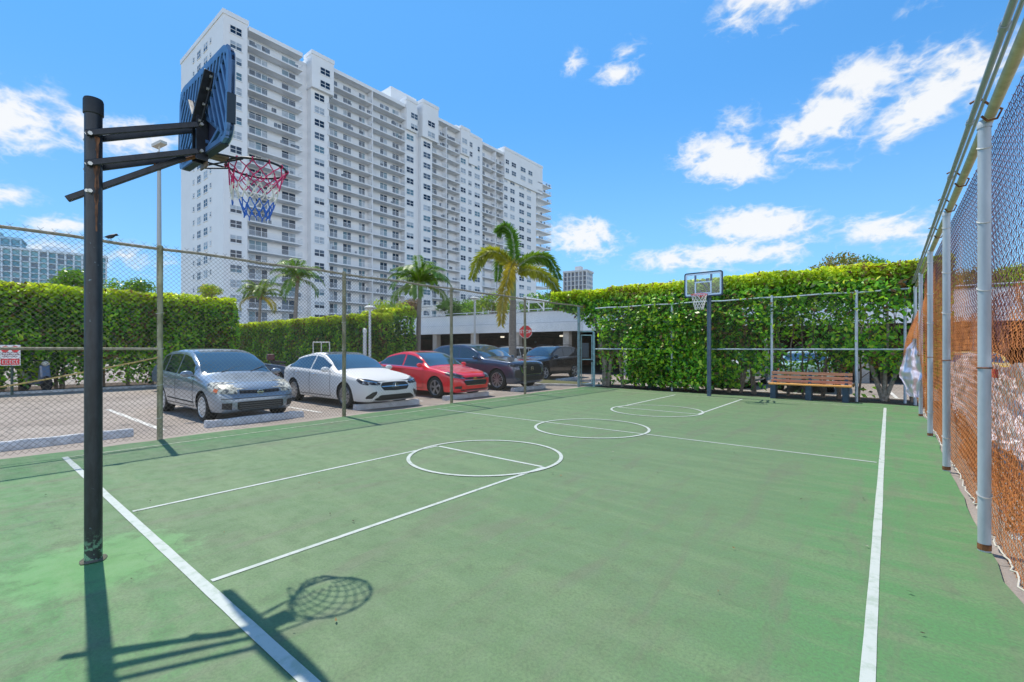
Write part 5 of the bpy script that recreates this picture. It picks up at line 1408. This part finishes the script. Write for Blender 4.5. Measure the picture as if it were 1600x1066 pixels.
# pergolas on the garage deck
def pergola(x, y, L_, label, rz=0):
    t = thing('pergola', label, 'pergola', (x, y, 3.2), rz); m = mat('pergola_white', (.74,.74,.72), .6)
    for sx in (-1, 1):
        for sy in (-1, 1):
            mb = MB(); mb.tube([(sx*L_*.42, sy*1.2, 0), (sx*L_*.42, sy*1.2, 2.3)], .06, 8); mb.bar((sx*L_*.42, sy*1.2, 1.7), (sx*L_*.42-sx*.6, sy*1.2, 2.3), .07, .09); mb.build('post', m, t)
    mb = MB()
    for sy in (-1, 1): mb.box(-L_/2, L_/2, sy*1.2-.05, sy*1.2+.05, 2.3, 2.46)
    mb.build('beam', m, t); mb = MB()
    for k in range(int(L_/.45)): mb.box(-L_/2+k*.45, -L_/2+k*.45+.06, -1.7, 1.7, 2.461, 2.56)
    mb.build('rafter', m, t)
pergola(-25.2, 31.0, 5.6, 'white timber pergola on the garage deck between the two lamp posts', R(5))
pergola(-36.5, 30.5, 5.0, 'white timber pergola on the garage deck behind the palm by the red sedan', R(5))

# far towers
def tower(name_label, x, y, rz, w_, dpt, h, nf, nc, mw, mg, ms, bal=None, cat='tower block'):
    t = thing('tower_block', name_label, cat, (x, y, 0), rz)
    mb = MB(); mb.box(-w_/2, w_/2, 0, dpt, 0, h); mb.build('wall', mw, t)
    g = MB(); f = MB(); fh = h/nf; cw = w_/nc
    for k in range(nf): f.box(-w_/2-.3, w_/2+.3, -1.0, -.02, k*fh-.15, k*fh+.25)
    for k in range(nc+1): f.box(-w_/2+k*cw-.35, -w_/2+k*cw+.35, -1.1, -.03, 0, h)
    f.build('balcony_grid', ms, t); 
    for i in range(nf):
        for j in range(nc): g.box(-w_/2+j*cw+.5, -w_/2+(j+1)*cw-.5, -.06, -.01, i*fh+.4, (i+1)*fh-.3, random.choice([0,0,1,2]))
    g.build('window', mg, t)
    s = MB(); ncd = max(2, int(dpt/cw)); cd = dpt/ncd
    for sx in (-1, 1):
        for i in range(nf):
            for j in range(ncd): s.box(sx*w_/2-.05, sx*w_/2+.05, j*cd+cd*.25, (j+1)*cd-cd*.25, i*fh+.9, (i+1)*fh-.5, random.choice([0,1]))
    s.build('window', mg, t)
    p = MB(); p.box(-w_/2-.5, w_/2+.5, -1.2, dpt+.5, h, h+1.2); p.box(-w_*.1, w_*.15, dpt*.3, dpt*.7, h+1.2, h+4.5); p.build('roof', mw, t)
    return t
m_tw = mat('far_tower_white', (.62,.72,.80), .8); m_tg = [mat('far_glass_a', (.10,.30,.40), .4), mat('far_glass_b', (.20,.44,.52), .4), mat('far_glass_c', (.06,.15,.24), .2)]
m_tg2 = [mat('far_pane_a', (.06,.09,.14), .3), mat('far_pane_b', (.12,.16,.22), .3), mat('far_pane_c', (.22,.24,.28), .4)]
def at(px, dist): 
    v = ray(px, 545.5); return (v.x*dist, v.y*dist)
x_, y_ = at(82, 262); tower('long teal glass tower block far behind the bare-stemmed hedge', x_, y_, YAW+R(40), 46, 16, 56, 18, 13, m_tw, m_tg, m_tw)
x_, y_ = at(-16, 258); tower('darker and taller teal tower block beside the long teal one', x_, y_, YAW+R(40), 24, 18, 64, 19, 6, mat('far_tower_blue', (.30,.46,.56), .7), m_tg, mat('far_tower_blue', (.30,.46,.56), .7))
x_, y_ = at(899, 310); tower('small far tower block with dark windows beside the foxtail palm', x_, y_, YAW+R(-30), 16.5, 11, 53, 18, 6, mat('far_tower_tan', (.56,.57,.58), .8), m_tg2, mat('far_tower_tan', (.56,.57,.58), .8))
# ------------------------------------------------------------------ vegetation
m_leaf = leaf_mat('hedge_leaf', .45, .34)
m_palm = leaf_mat('palm_leaf', .30, .42, (1.2,1.2,.6))
m_bark = mat('hedge_bark', (.26,.20,.15), .9, c2=(.12,.085,.06), scale=14, bump=.5)
m_trunk = mat('palm_trunk', (.30,.27,.24), .9, c2=(.17,.145,.125), scale=6, bump=.5, stretch=(1,1,5))
m_shaft = mat('palm_crownshaft', (.20,.27,.10), .5, var=.2, scale=3)

def leaves(C, l, w, cols, nrm=None, jitter=1.0):
    """rhombus leaves at centres C (n,3); size arrays; returns V,F,cols"""
    n = len(C)
    a = rng.normal(size=(n,3)); a /= np.linalg.norm(a, axis=1)[:,None]
    b = rng.normal(size=(n,3)); 
    if nrm is not None:
        a = a*jitter; a -= nrm*np.sum(a*nrm, axis=1)[:,None]*.6; a /= np.linalg.norm(a, axis=1)[:,None]+1e-9
        b = np.cross(nrm + rng.normal(size=(n,3))*.55*jitter, a)
    b -= a*np.sum(a*b, axis=1)[:,None]; b /= np.linalg.norm(b, axis=1)[:,None]+1e-9
    l = np.asarray(l).reshape(-1,1); w = np.asarray(w).reshape(-1,1)
    nn = np.cross(a, b)
    V = np.stack([C-a*l, C-b*w+nn*w*.35-a*l*.1, C+a*l, C+b*w+nn*w*.35-a*l*.1], axis=1).reshape(-1,3)
    F = np.arange(4*n).reshape(n,4)
    return V, F, cols
def vnoise(P, s, seed=0):
    """cheap smooth value noise for numpy points"""
    q = P*s + seed*17.3
    return (np.sin(q[:,0]*1.7+1.3*np.sin(q[:,1]*1.1+q[:,2]*.7))+np.sin(q[:,1]*2.1+1.1*np.sin(q[:,2]*1.5+q[:,0]))+np.sin(q[:,2]*2.3+1.7*np.sin(q[:,0]*.9-q[:,1])))/3
GREENS = np.array([(.12,.29,.022),(.20,.40,.028),(.045,.13,.014),(.30,.44,.03),(.09,.26,.022),(.022,.070,.012)])
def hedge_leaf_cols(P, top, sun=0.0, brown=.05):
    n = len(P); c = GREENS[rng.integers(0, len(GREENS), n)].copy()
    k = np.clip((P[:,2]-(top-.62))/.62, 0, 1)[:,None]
    c = c*(1-k*.8) + np.array((.58,.66,.03))*k*.75  # sunlit top band painted into the leaf colours
    pt = np.clip(vnoise(P, 1.3, 2)*1.5, -1, 1)[:,None]
    c = c*(1+.32*pt)
    br = (rng.random(n) < brown*(1+1.6*np.clip(vnoise(P, .9, 5)*1.6,0,1)*2))
    c[br] = np.array((.15,.085,.03))*rng.uniform(.5,1.3,(br.sum(),1))
    return np.clip(c*rng.uniform(.7,1.3,(n,1)), 0, 1)
def shell_box(n, x0, x1, y0, y1, z0, z1, thick, faces):
    """points in a shell just inside the chosen faces of a box, with outward normals"""
    A = {'x-':(y1-y0)*(z1-z0), 'x+':(y1-y0)*(z1-z0), 'y-':(x1-x0)*(z1-z0), 'y+':(x1-x0)*(z1-z0), 'z+':(x1-x0)*(y1-y0)}
    tot = sum(A[f]*w for f, w in faces.items()); Ps = []; Ns = []
    for f, wt in faces.items():
        m = int(n*A[f]*wt/tot); u = rng.random((m,3)); d = thick*rng.random(m)**1.4
        P = np.array((x0,y0,z0))+u*np.array((x1-x0,y1-y0,z1-z0)); N_ = np.zeros((m,3))
        ax = 'xyz'.index(f[0]); lo, hi = ((x0,x1),(y0,y1),(z0,z1))[ax]
        if f[1] == '+': P[:,ax] = hi-d; N_[:,ax] = 1
        else: P[:,ax] = lo+d; N_[:,ax] = -1
        N_[:,2] += .35
        Ps.append(P); Ns.append(N_/np.linalg.norm(N_,axis=1)[:,None])
    return np.concatenate(Ps), np.concatenate(Ns)
def bump_shape(P, N_, amp):
    return P + N_*(amp*vnoise(P, 1.6, 1))[:,None] + N_*(amp*.6*vnoise(P, 4.3, 3))[:,None]
def stems(mb, xs, ys, h, r=.03, spread=.5, nb=5):
    for x, y in zip(xs, ys):
        k = random.randint(2, 4)
        for _ in range(k):
            dx, dy = random.uniform(-spread, spread), random.uniform(-.25, .25); hh = h*random.uniform(.7, 1)
            pts = [(x+random.uniform(-.05,.05), y+random.uniform(-.05,.05), -.02), (x+dx*.25+random.uniform(-.05,.05), y+dy*.3, hh*.3), (x+dx*.6+random.uniform(-.08,.08), y+dy*.6, hh*.62), (x+dx, y+dy, hh)]
            mb.tube(pts, [r*1.3, r, r*.7, r*.3], 6)
            for q in range(nb):
                t = random.uniform(.25, .9); i = min(2, int(t*3)); f = t*3-i; p = Vector(pts[i]).lerp(Vector(pts[i+1]), f)
                e = p + Vector((random.uniform(-.5,.5), random.uniform(-.3,.3), random.uniform(.1,.55))); mb.tube([p, p.lerp(e,.5)+Vector((random.uniform(-.05,.05),0,.03)), e], [r*.45, r*.3, r*.12], 4)
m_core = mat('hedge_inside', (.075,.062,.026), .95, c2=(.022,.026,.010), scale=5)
def make_hedge(label, n, box, faces, thick, top, ls, base, stemx, stemh, keep=None, brown=.05, xtra=None, amp=.10, core=(), gain=1.2):
    t = thing('hedge', label, 'hedge', base)
    P, N_ = shell_box(n, *box, thick, faces)
    P = bump_shape(P, N_, amp)
    if keep is not None:
        k = keep(P); P = P[k]; N_ = N_[k]
    if xtra is not None: P2, N2 = xtra(); P = np.concatenate([P, P2]); N_ = np.concatenate([N_, N2])
    for (x0,x1,y0,y1,z0,z1) in core:      # dark sheet added inside the hedge to block bright gaps
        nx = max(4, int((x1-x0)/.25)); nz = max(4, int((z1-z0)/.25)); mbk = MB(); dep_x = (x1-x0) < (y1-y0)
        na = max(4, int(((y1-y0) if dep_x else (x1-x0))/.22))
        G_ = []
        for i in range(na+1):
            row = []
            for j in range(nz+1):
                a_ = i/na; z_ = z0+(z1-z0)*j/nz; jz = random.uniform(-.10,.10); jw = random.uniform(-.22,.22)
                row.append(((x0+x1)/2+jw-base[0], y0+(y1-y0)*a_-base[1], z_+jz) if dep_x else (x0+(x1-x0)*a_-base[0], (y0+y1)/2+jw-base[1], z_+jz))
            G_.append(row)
        mbk.grid(G_); mbk.build('dark_inner_sheet', m_core, t)
    s = ls*rng.uniform(.5, 1.5, len(P))
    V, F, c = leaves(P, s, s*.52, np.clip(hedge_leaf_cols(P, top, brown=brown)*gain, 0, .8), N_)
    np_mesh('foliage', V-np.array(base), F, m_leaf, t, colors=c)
    mb = MB(); stems(mb, [x-base[0] for x, y in stemx], [y-base[1] for x, y in stemx], stemh); mb.build('stem', m_bark, t, smooth=True)
    return t
# left hedge: clipped box with bare stems showing low down
def keep_left(P):
    z = P[:,2]; low = np.clip((z-.15)/1.15, 0, 1)
    pr = .10+.90*low**1.3 + .25*vnoise(P, 1.2, 4)
    return rng.random(len(P)) < pr
sx = [(random.uniform(-24.6,-24.0), y+random.uniform(-.25,.25)) for y in np.arange(-4.5, 8.4, .62)]
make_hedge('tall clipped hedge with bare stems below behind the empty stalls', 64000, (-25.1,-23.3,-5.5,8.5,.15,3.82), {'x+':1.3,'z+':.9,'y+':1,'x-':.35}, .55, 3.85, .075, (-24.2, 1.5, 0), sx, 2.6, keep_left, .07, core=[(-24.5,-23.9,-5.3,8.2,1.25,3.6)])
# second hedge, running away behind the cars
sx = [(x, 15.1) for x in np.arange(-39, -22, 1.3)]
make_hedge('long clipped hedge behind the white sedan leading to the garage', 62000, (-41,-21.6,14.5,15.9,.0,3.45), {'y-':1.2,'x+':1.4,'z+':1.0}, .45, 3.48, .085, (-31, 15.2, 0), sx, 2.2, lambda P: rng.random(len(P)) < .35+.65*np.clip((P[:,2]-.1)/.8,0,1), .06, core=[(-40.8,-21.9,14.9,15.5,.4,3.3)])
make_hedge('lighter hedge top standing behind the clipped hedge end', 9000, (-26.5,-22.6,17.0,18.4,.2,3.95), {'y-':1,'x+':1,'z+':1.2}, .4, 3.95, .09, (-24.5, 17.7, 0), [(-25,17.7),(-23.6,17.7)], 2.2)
# hedge behind the far fence: dense crown, thick green middle, open stems to the right
def keep_back(P):
    x, z = P[:,0], P[:,2]
    crown = np.clip((z-2.75-.25*vnoise(P,1.1,8))/.45, 0, 1)
    leftcut = np.where(x < -9.25, (z > 2.35+(-9.25-x)*.45+.25*vnoise(P,1.4,9)), 1.0)
    mid = ((x > -7.9+.3*vnoise(P,1.0,6)) & (x < -4.15+.35*vnoise(P,1.3,7)))*np.clip((z-.1)/.3,0,1)
    right = (x >= -4.3)*np.clip(.28+.62*vnoise(P,1.5,11)+.30*vnoise(P,3.6,15),.04,1)*np.clip((z-.55)/.9, .05, 1)
    lft = (x <= -7.6)*np.clip(.42+.40*vnoise(P,1.4,12),.05,1)*np.clip((z-.5)/.8,.12,1)
    pr = np.maximum.reduce([crown, mid, right*.9, lft])*leftcut
    return rng.random(len(P)) < pr
def xtra_back():       # growth pushed through the wire on the court side
    m = 4200; P = np.stack([rng.uniform(-8.0,-4.5,m), 16.52-.30*rng.random(m)**1.5, rng.uniform(.12,2.95,m)], 1)
    e = np.minimum(P[:,0]+8.0, -4.5-P[:,0]); k = rng.random(m) < np.clip(e/.5,0,1)*np.clip((2.95-P[:,2])/.3,0,1)
    P = P[k]; N_ = np.tile(np.array((0,-.9,.43)), (len(P),1))
    P[:,1] -= .10*vnoise(P,2.2,3)
    m = 9000; Q = np.stack([rng.uniform(-9.0,.5,m), 16.62-.30*rng.random(m)**1.3, rng.uniform(.9,3.5,m)], 1)
    k = rng.random(m) < np.clip(.9*vnoise(Q,1.25,21)+.5*vnoise(Q,3.1,22)-.36+.35*(Q[:,2]-2.3),0,1)
    Q = Q[k]; return np.concatenate([P, Q]), np.concatenate([N_, np.tile(np.array((0,-.9,.43)), (len(Q),1))])
sx = [(-9.0,17.1),(-8.85,17.2),(-8.3,17.2),(-7.8,17.3),(-7.4,17.2),(-6.6,17.2),(-5.8,17.2),(-5.0,17.1),(-4.3,17.2),(-3.9,17.2),(-3.5,17.1),(-3.0,17.3),(-2.5,17.1),(-2.1,17.3),(-1.6,17.2),(-1.2,17.2),(-.7,17.1),(-.1,17.2),(-.05,17.25),(.5,17.3),(.9,17.2)]
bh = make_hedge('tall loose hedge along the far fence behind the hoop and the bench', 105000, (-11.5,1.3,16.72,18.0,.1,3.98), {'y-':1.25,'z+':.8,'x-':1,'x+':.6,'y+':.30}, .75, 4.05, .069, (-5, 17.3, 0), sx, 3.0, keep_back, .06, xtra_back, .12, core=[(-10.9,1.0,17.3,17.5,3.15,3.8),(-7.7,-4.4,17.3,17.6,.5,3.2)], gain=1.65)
bkp = mat('pale_bark', (.36,.32,.27), .9, c2=(.19,.16,.12), scale=12, bump=.5)
# the pale forked trunk at the right end and the thick one by the gate
for pts, r in ((((-.12,17.1,0),(-.35,17.1,.8),(-.62,17.05,1.9),(-.9,17.1,2.9)), .055), (((-.10,17.1,0),(.12,17.1,.7),(.42,17.1,1.6),(.6,17.1,2.8)), .05), (((-.11,17.1,0),(-.08,17.1,.9),(-.02,17.15,2.0),(-.05,17.1,3.0)), .045),
               (((-8.95,16.95,0),(-9.0,17,.9),(-9.2,17,2.0),(-9.6,17,3.0)), .10), (((-8.85,17,0),(-8.7,17,1.2),(-8.1,17,2.2),(-7.6,17,3.2)), .07), (((-8.2,17,0),(-8.35,17,1.2),(-8.9,17,2.4),(-9.1,17,3.3)), .05)):
    mb = MB(); mb.tube([(p[0]+5, p[1]-17.3, p[2]) for p in pts], [r*1.3, r, r*.8, r*.5], 8); mb.build('trunk', bkp, bh, smooth=True)

def crown_tree(name, label, cat, base, h, cw, ch, n, ls, cols, trunk_r=.15, group=None, clumps=14, dens=.5):
    t = thing(name, label, cat, base); mb = MB()
    mb.tube([(0,0,-.02),(random.uniform(-.1,.1),0,h*.4),(0,random.uniform(-.15,.15),h-ch*.5)], [trunk_r,trunk_r*.8,trunk_r*.5], 8)
    cs = []
    for i in range(clumps):
        a = random.uniform(0, 2*PI); e = random.uniform(-.35, 1); rr = random.uniform(.35, .95)
        c = Vector((cw/2*rr*math.cos(a)*math.sqrt(max(.1,1-e*e*.7)), cw/2*rr*math.sin(a)*math.sqrt(max(.1,1-e*e*.7)), h-ch/2+ch/2*e*.85)); cs.append(c)
        mb.tube([(0,0,h-ch*.8), ((c.x)*.5, c.y*.5, h-ch*.55+.3*(c.z-h+ch*.55)), tuple(c)], [trunk_r*.45, trunk_r*.25, .012], 5)
    mb.build('trunk', m_bark, t, smooth=True)
    cs = np.array([tuple(c) for c in cs]); k = rng.integers(0, clumps, n)
    d = rng.normal(size=(n,3)); d /= np.linalg.norm(d,axis=1)[:,None]; r = dens*cw/2*rng.random(n)[:,None]**.5
    P = cs[k] + d*r*np.array((1,1,.72)); s = ls*rng.uniform(.6,1.4,n)
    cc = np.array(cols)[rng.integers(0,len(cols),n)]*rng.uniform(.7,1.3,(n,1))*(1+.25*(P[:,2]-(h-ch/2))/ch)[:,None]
    V, F, c = leaves(P, s, s*.5, np.clip(cc,0,1), d)
    np_mesh('crown', V, F, m_leaf, t, colors=c)
    if group: t['group'] = group
    return t
gr = [(.12,.26,.025),(.18,.33,.035),(.08,.18,.025)]; yl = [(.32,.42,.035),(.22,.36,.035),(.40,.38,.05)]; bz = [(.26,.16,.04),(.20,.21,.04),(.12,.17,.035)]; dk = [(.06,.13,.03),(.08,.17,.035)]
def ptree(px, dist, top_px, label, cw, ch, n, ls, cols, base=0.0, name='tree', cat='tree', **k):
    x, y = at(px, dist); h = CAMH + dist*(545.5-top_px)/720.8 - base
    return crown_tree(name, label, cat, (x, y, base), h, cw, min(ch, h*.9), n, ls, cols, **k)
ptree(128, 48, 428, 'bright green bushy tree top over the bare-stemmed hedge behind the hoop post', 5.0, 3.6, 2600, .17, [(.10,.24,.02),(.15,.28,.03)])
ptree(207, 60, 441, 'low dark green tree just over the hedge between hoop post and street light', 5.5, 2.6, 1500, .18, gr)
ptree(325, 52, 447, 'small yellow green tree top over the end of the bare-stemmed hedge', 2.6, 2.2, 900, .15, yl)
# planting on the garage deck
for px, d_, ty, lab, cw, ch, cols, nm, ct in (
    (612, 40, 474, 'clipped yellow green shrub on the deck above the hedge end', 3.6, 2.2, yl, 'shrub', 'shrub'),
    (636, 43, 466, 'reddish bare looking shrub on the garage deck beside the first palm', 2.8, 2.6, [(.22,.13,.10),(.16,.12,.08)], 'shrub', 'shrub'),
    (700, 40, 468, 'dark conifer like shrub on the garage deck', 2.4, 3.2, dk, 'shrub', 'shrub'),
    (770, 40, 464, 'rounded bright green shrub on the garage deck behind the pergola', 3.6, 2.2, [(.13,.24,.03),(.20,.28,.03)], 'shrub', 'shrub'),
    (735, 48, 470, 'mid green shrub on the garage deck beside the lamp post', 3.4, 2.4, gr, 'shrub', 'shrub'),
    (838, 42, 462, 'dull green tree on the garage deck just beyond the foxtail palm', 3.6, 3.0, gr, 'tree', 'tree'),
    (868, 46, 450, 'dull olive tree on the garage deck where the loose hedge begins', 3.4, 3.2, [(.11,.14,.04),(.07,.12,.03)], 'tree', 'tree')):
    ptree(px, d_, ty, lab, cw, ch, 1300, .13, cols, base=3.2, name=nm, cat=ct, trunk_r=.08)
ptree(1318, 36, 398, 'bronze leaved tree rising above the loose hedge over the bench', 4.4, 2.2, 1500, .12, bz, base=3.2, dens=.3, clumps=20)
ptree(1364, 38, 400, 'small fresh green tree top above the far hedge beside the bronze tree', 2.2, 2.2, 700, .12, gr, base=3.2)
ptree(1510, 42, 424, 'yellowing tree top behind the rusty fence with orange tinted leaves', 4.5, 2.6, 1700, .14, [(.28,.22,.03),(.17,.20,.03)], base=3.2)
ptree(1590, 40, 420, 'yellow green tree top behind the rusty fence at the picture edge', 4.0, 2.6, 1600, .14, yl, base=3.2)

# palms
def frond_mesh(pts, n, llen, width, cols, plume=False, droop=.5, base_gap=.12):
    """leaflets along a rachis curve"""
    pts = [Vector(p) for p in pts]; m = 24
    def cur(t):
        f = t*(len(pts)-1); i = min(len(pts)-2, int(f)); f -= i
        p0 = pts[max(0,i-1)]; p1 = pts[i]; p2 = pts[i+1]; p3 = pts[min(len(pts)-1,i+2)]
        return .5*((2*p1)+(p2-p0)*f+(2*p0-5*p1+4*p2-p3)*f*f+(3*p1-p0-3*p2+p3)*f**3)
    mb = MB(); mb.tube([cur(k/m) for k in range(m+1)], [.030*(1-k/m*.85) for k in range(m+1)], 5)
    V = []; F = []; C_ = []
    for k in range(n):
        t = base_gap+(1-base_gap)*k/n; p = cur(t); d = (cur(min(1,t+.02))-cur(max(0,t-.02))).normalized()
        s = d.cross(Vector((0,0,1))); s = s.normalized() if s.length > .05 else Vector((1,0,0)); u = s.cross(d)
        ll = llen*(.45+.55*math.sin(PI*min(1,(.12+t*.92)))**.7)
        for q in (range(8) if plume else (-1, 1)):
            if plume:
                a = 2*PI*q/8+k*.9+random.uniform(-.3,.3); dr = s*math.cos(a)+u*math.sin(a); e = d*.75+dr*1.0
            else: e = d*.65+s*q*.95+u*random.uniform(-.05,.3)
            e.normalize(); L_ = ll*(random.uniform(.6,1.25) if plume else random.uniform(.85,1.1))
            w = (d.cross(e)).normalized()*width
            m1 = p+e*L_*.5+Vector((0,0,-droop*L_*.12)); m2 = p+e*L_*.93+Vector((0,0,-droop*L_*.5)); o = len(V)
            w2 = e.cross(w).normalized()*width
            V += [p-w2*.4, m1-w2, m2, m1+w2]; F.append((o,o+1,o+2,o+3))
            c = np.array(cols[0])*(1-t)+np.array(cols[1])*t; C_.append(np.clip(c*random.uniform(.7,1.35),0,1))
    return mb, V, F, C_
def add_frond(t, pts, n, llen, width, cols, plume=False, droop=.5, loc=(0,0,0)):
    mb, V, F, C_ = frond_mesh(pts, n, llen, width, cols, plume, droop)
    o = np_mesh('frond', [tuple(v) for v in V], F, m_palm, t, colors=C_); 
    mb.build('rachis', mat('palm_rachis', (.20,.22,.06), .6), o, smooth=True)
    return o
def palm(px, dist, crown_px, label, nf, flen, lean=0.0, r=.17, cols=((.17,.30,.025),(.10,.22,.035)), base_y=0.0, seed=1):
    rnd = random.Random(seed); x, y = at(px, dist); zc = CAMH+dist*(545.5-crown_px)/720.8
    t = thing('palm_tree', label, 'palm tree', (x, y, base_y)); zc -= base_y
    mb = MB(); pts = []; rr = []
    for k in range(19):
        q = k/18; pts.append((lean*q*q*math.cos(YAW), lean*q*q*math.sin(YAW), -.02+zc*q)); rr.append(r*(1.25-.45*q+(.02 if k % 2 else -.02)))
    mb.tube(pts, rr, 12); mb.build('trunk', m_trunk, t, smooth=True)
    top = Vector(pts[-1]); mb = MB(); mb.tube([top-Vector((0,0,.1)), top+Vector((0,0,.45)), top+Vector((0,0,.8))], [r*.95, r*.8, r*.25], 10); mb.build('crown_base', mat('palm_boot', (.26,.17,.09), .9, c2=(.13,.10,.04), scale=9, bump=.5), t, smooth=True)
    for k in range(nf):
        az_ = 2*PI*k/nf*1.0+rnd.uniform(-.25,.25); el = (1.35,.8,1.1,.5,.95,.1)[k % 6]+rnd.uniform(-.12,.12); L_ = flen*rnd.uniform(.85,1.1)
        h_ = Vector((math.cos(az_), math.sin(az_), 0)); P = [top+Vector((0,0,.3))]
        for q in (1,2,3,4):
            f = q/4; ang = el-f*f*1.5; P.append(P[-1]+(h_*math.cos(ang)+Vector((0,0,math.sin(ang))))*L_/4)
        old = el < .1
        cc = ((.40,.32,.03),(.28,.28,.04)) if (old and rnd.random() < .4) else cols
        add_frond(t, P, 64, flen*.26, .030, cc, False, .9)
    return t
palm(653, 30, 452, 'feather leaved palm with drooping green fronds standing behind the red sedan', 20, 2.5, .15, .15, seed=3)
palm(460, 45, 440, 'tallest feather palm above the clipped hedge in front of the apartment block', 20, 3.0, .3, .19, seed=8)
palm(404, 46, 467, 'shorter feather palm with yellowing lower fronds above the clipped hedge', 17, 2.6, .2, .15, ((.20,.30,.025),(.13,.24,.04)), seed=12)
# foxtail palm with plume-like fronds
fx, fy = -15.45, 19.0
ft = thing('palm_tree', 'foxtail palm with thick plume fronds and a hanging yellow one in front of the garage', 'palm tree', (fx, fy, 0))
RV = Vector((math.cos(YAW), math.sin(YAW), 0)); FV = Vector((-math.sin(YAW), math.cos(YAW), 0))
def fp(r_, z, d_=0): return RV*r_ + FV*d_ + Vector((0,0,z))
mb = MB(); P = [fp(0,-.02), fp(-.01,.8), fp(-.03,2.0), fp(-.02,3.2), fp(0,4.1)]; mb.tube(P, [.25,.215,.20,.185,.165], 14); mb.build('trunk', m_trunk, ft, smooth=True)
mb = MB(); mb.tube([fp(0,4.08), fp(.0,4.6), fp(.02,5.3), fp(.03,5.9)], [.15,.165,.13,.08], 12); mb.build('crownshaft', m_shaft, ft, smooth=True)
gre = ((.20,.31,.025),(.09,.20,.04)); yel = ((.36,.36,.028),(.24,.29,.04)); old = ((.52,.40,.025),(.40,.34,.06))
for P, cc, n, ll in (
    ([fp(.03,5.7), fp(.05,6.6,.1), fp(-.05,7.5,.15), fp(-.45,8.05,.2), fp(-.85,7.75,.2)], ((.13,.27,.025),(.10,.22,.035)), 64, .52),
    ([fp(.0,5.7), fp(-.5,6.35,-.2), fp(-1.15,6.6,-.4), fp(-1.75,6.2,-.5), fp(-2.15,5.2,-.6)], yel, 58, .50),
    ([fp(.03,5.7), fp(.6,6.2,.2), fp(1.3,6.5,.4), fp(2.0,6.3,.5), fp(2.5,5.3,.6)], gre, 60, .52),
    ([fp(.03,5.5), fp(.6,5.6,-.5), fp(1.3,5.45,-.9), fp(1.95,4.9,-1.2), fp(2.3,4.3,-1.3)], yel, 54, .46),
    ([fp(.0,5.7), fp(-.02,5.95,-.6), fp(-.25,5.2,-1.05), fp(-.5,4.0,-1.1), fp(-.62,2.75,-1.05)], old, 62, .48),
    ([fp(.0,5.7), fp(-.3,6.5,.7), fp(-.6,6.8,1.4), fp(-.8,6.4,2.0), fp(-.9,5.5,2.4)], gre, 46, .48)):
    add_frond(ft, P, n, ll*1.2, .034, cc, True, .5)
# motor scooters parked along the hedges
def scooter(x, y, rz, c, label):
    t = thing('motor_scooter', label, 'scooter', (x, y, 0), rz); p = mat('scooter_%d' % int(c[2]*1000), c, .35, .2, coat=.6)
    for wx in (-.62, .62):
        mb = MB(); mb.lathe([(.14,-.05),(.24,-.06),(.28,-.02),(.28,.02),(.24,.06),(.14,.05)], (wx,0,.27), 20, axis='y'); mb.lathe([(0,-.02),(.15,-.02),(.15,.02),(0,.02)], (wx,0,.27), 16, axis='y'); mb.build('wheel', m_tyre, t, smooth=True, angle=50)
    mb = MB(); mb.poly([(-.85,-.14,.55),(-.80,-.14,.78),(-.2,-.14,.74),(-.05,-.14,.42),(.25,-.14,.34),(.38,-.14,.45),(.46,-.14,.95),(.55,-.14,.93),(.62,-.14,.5),(.45,-.14,.25),(-.1,-.14,.22),(-.45,-.14,.38)], (0,.28,0)); mb.build('body', p, t, bevel=.04)
    mb = MB(); mb.poly([(-.86,-.12,.79),(-.1,-.12,.77),(-.15,-.12,.86),(-.45,-.12,.90),(-.86,-.12,.93)], (0,.24,0)); mb.build('seat', m_trim, t, bevel=.03)
    mb = MB(); mb.tube([(.60,0,.30),(.50,0,.95),(.44,0,1.10)], .025, 8); mb.tube([(.40,-.34,1.12),(.46,0,1.08),(.40,.34,1.12)], .016, 8)
    for s in (-1, 1): mb.tube([(.42,s*.25,1.11),(.44,s*.30,1.30)], .008, 5); mb.lathe([(0,-.01),(.05,-.01),(.05,.01),(0,.01)], (.44,s*.31,1.34), 10, axis='x')
    mb.build('handlebar', m_trim, t, smooth=True)
    mb = MB(); mb.lathe([(0,.05),(.08,.04),(.10,-.02),(.06,-.06)], (.55,0,.98), 14, axis='x'); mb.build('headlight', m_lens, t, smooth=True)
    mb = MB(); mb.box(-1.0,-.66,-.17,.17,.94,1.24); mb.build('top_case', mat('top_case', (.10,.025,.03), .5), t, bevel=.05)
scooter(-23.6, 2.0, R(20), (.10,.13,.20), 'grey blue scooter parked under the hedge beside the warning sign')
scooter(-23.9, 11.1, R(75), (.05,.05,.07), 'black scooter with a maroon top case parked between the navy sedan and the hedge')
# ------------------------------------------------------------------ render settings
sc.render.engine = 'CYCLES'
sc.cycles.max_bounces = 6; sc.cycles.diffuse_bounces = 3; sc.cycles.glossy_bounces = 3; sc.cycles.transmission_bounces = 4; sc.cycles.transparent_max_bounces = 24
sc.cycles.use_denoising = True
sc.cycles.sample_clamp_indirect = 6
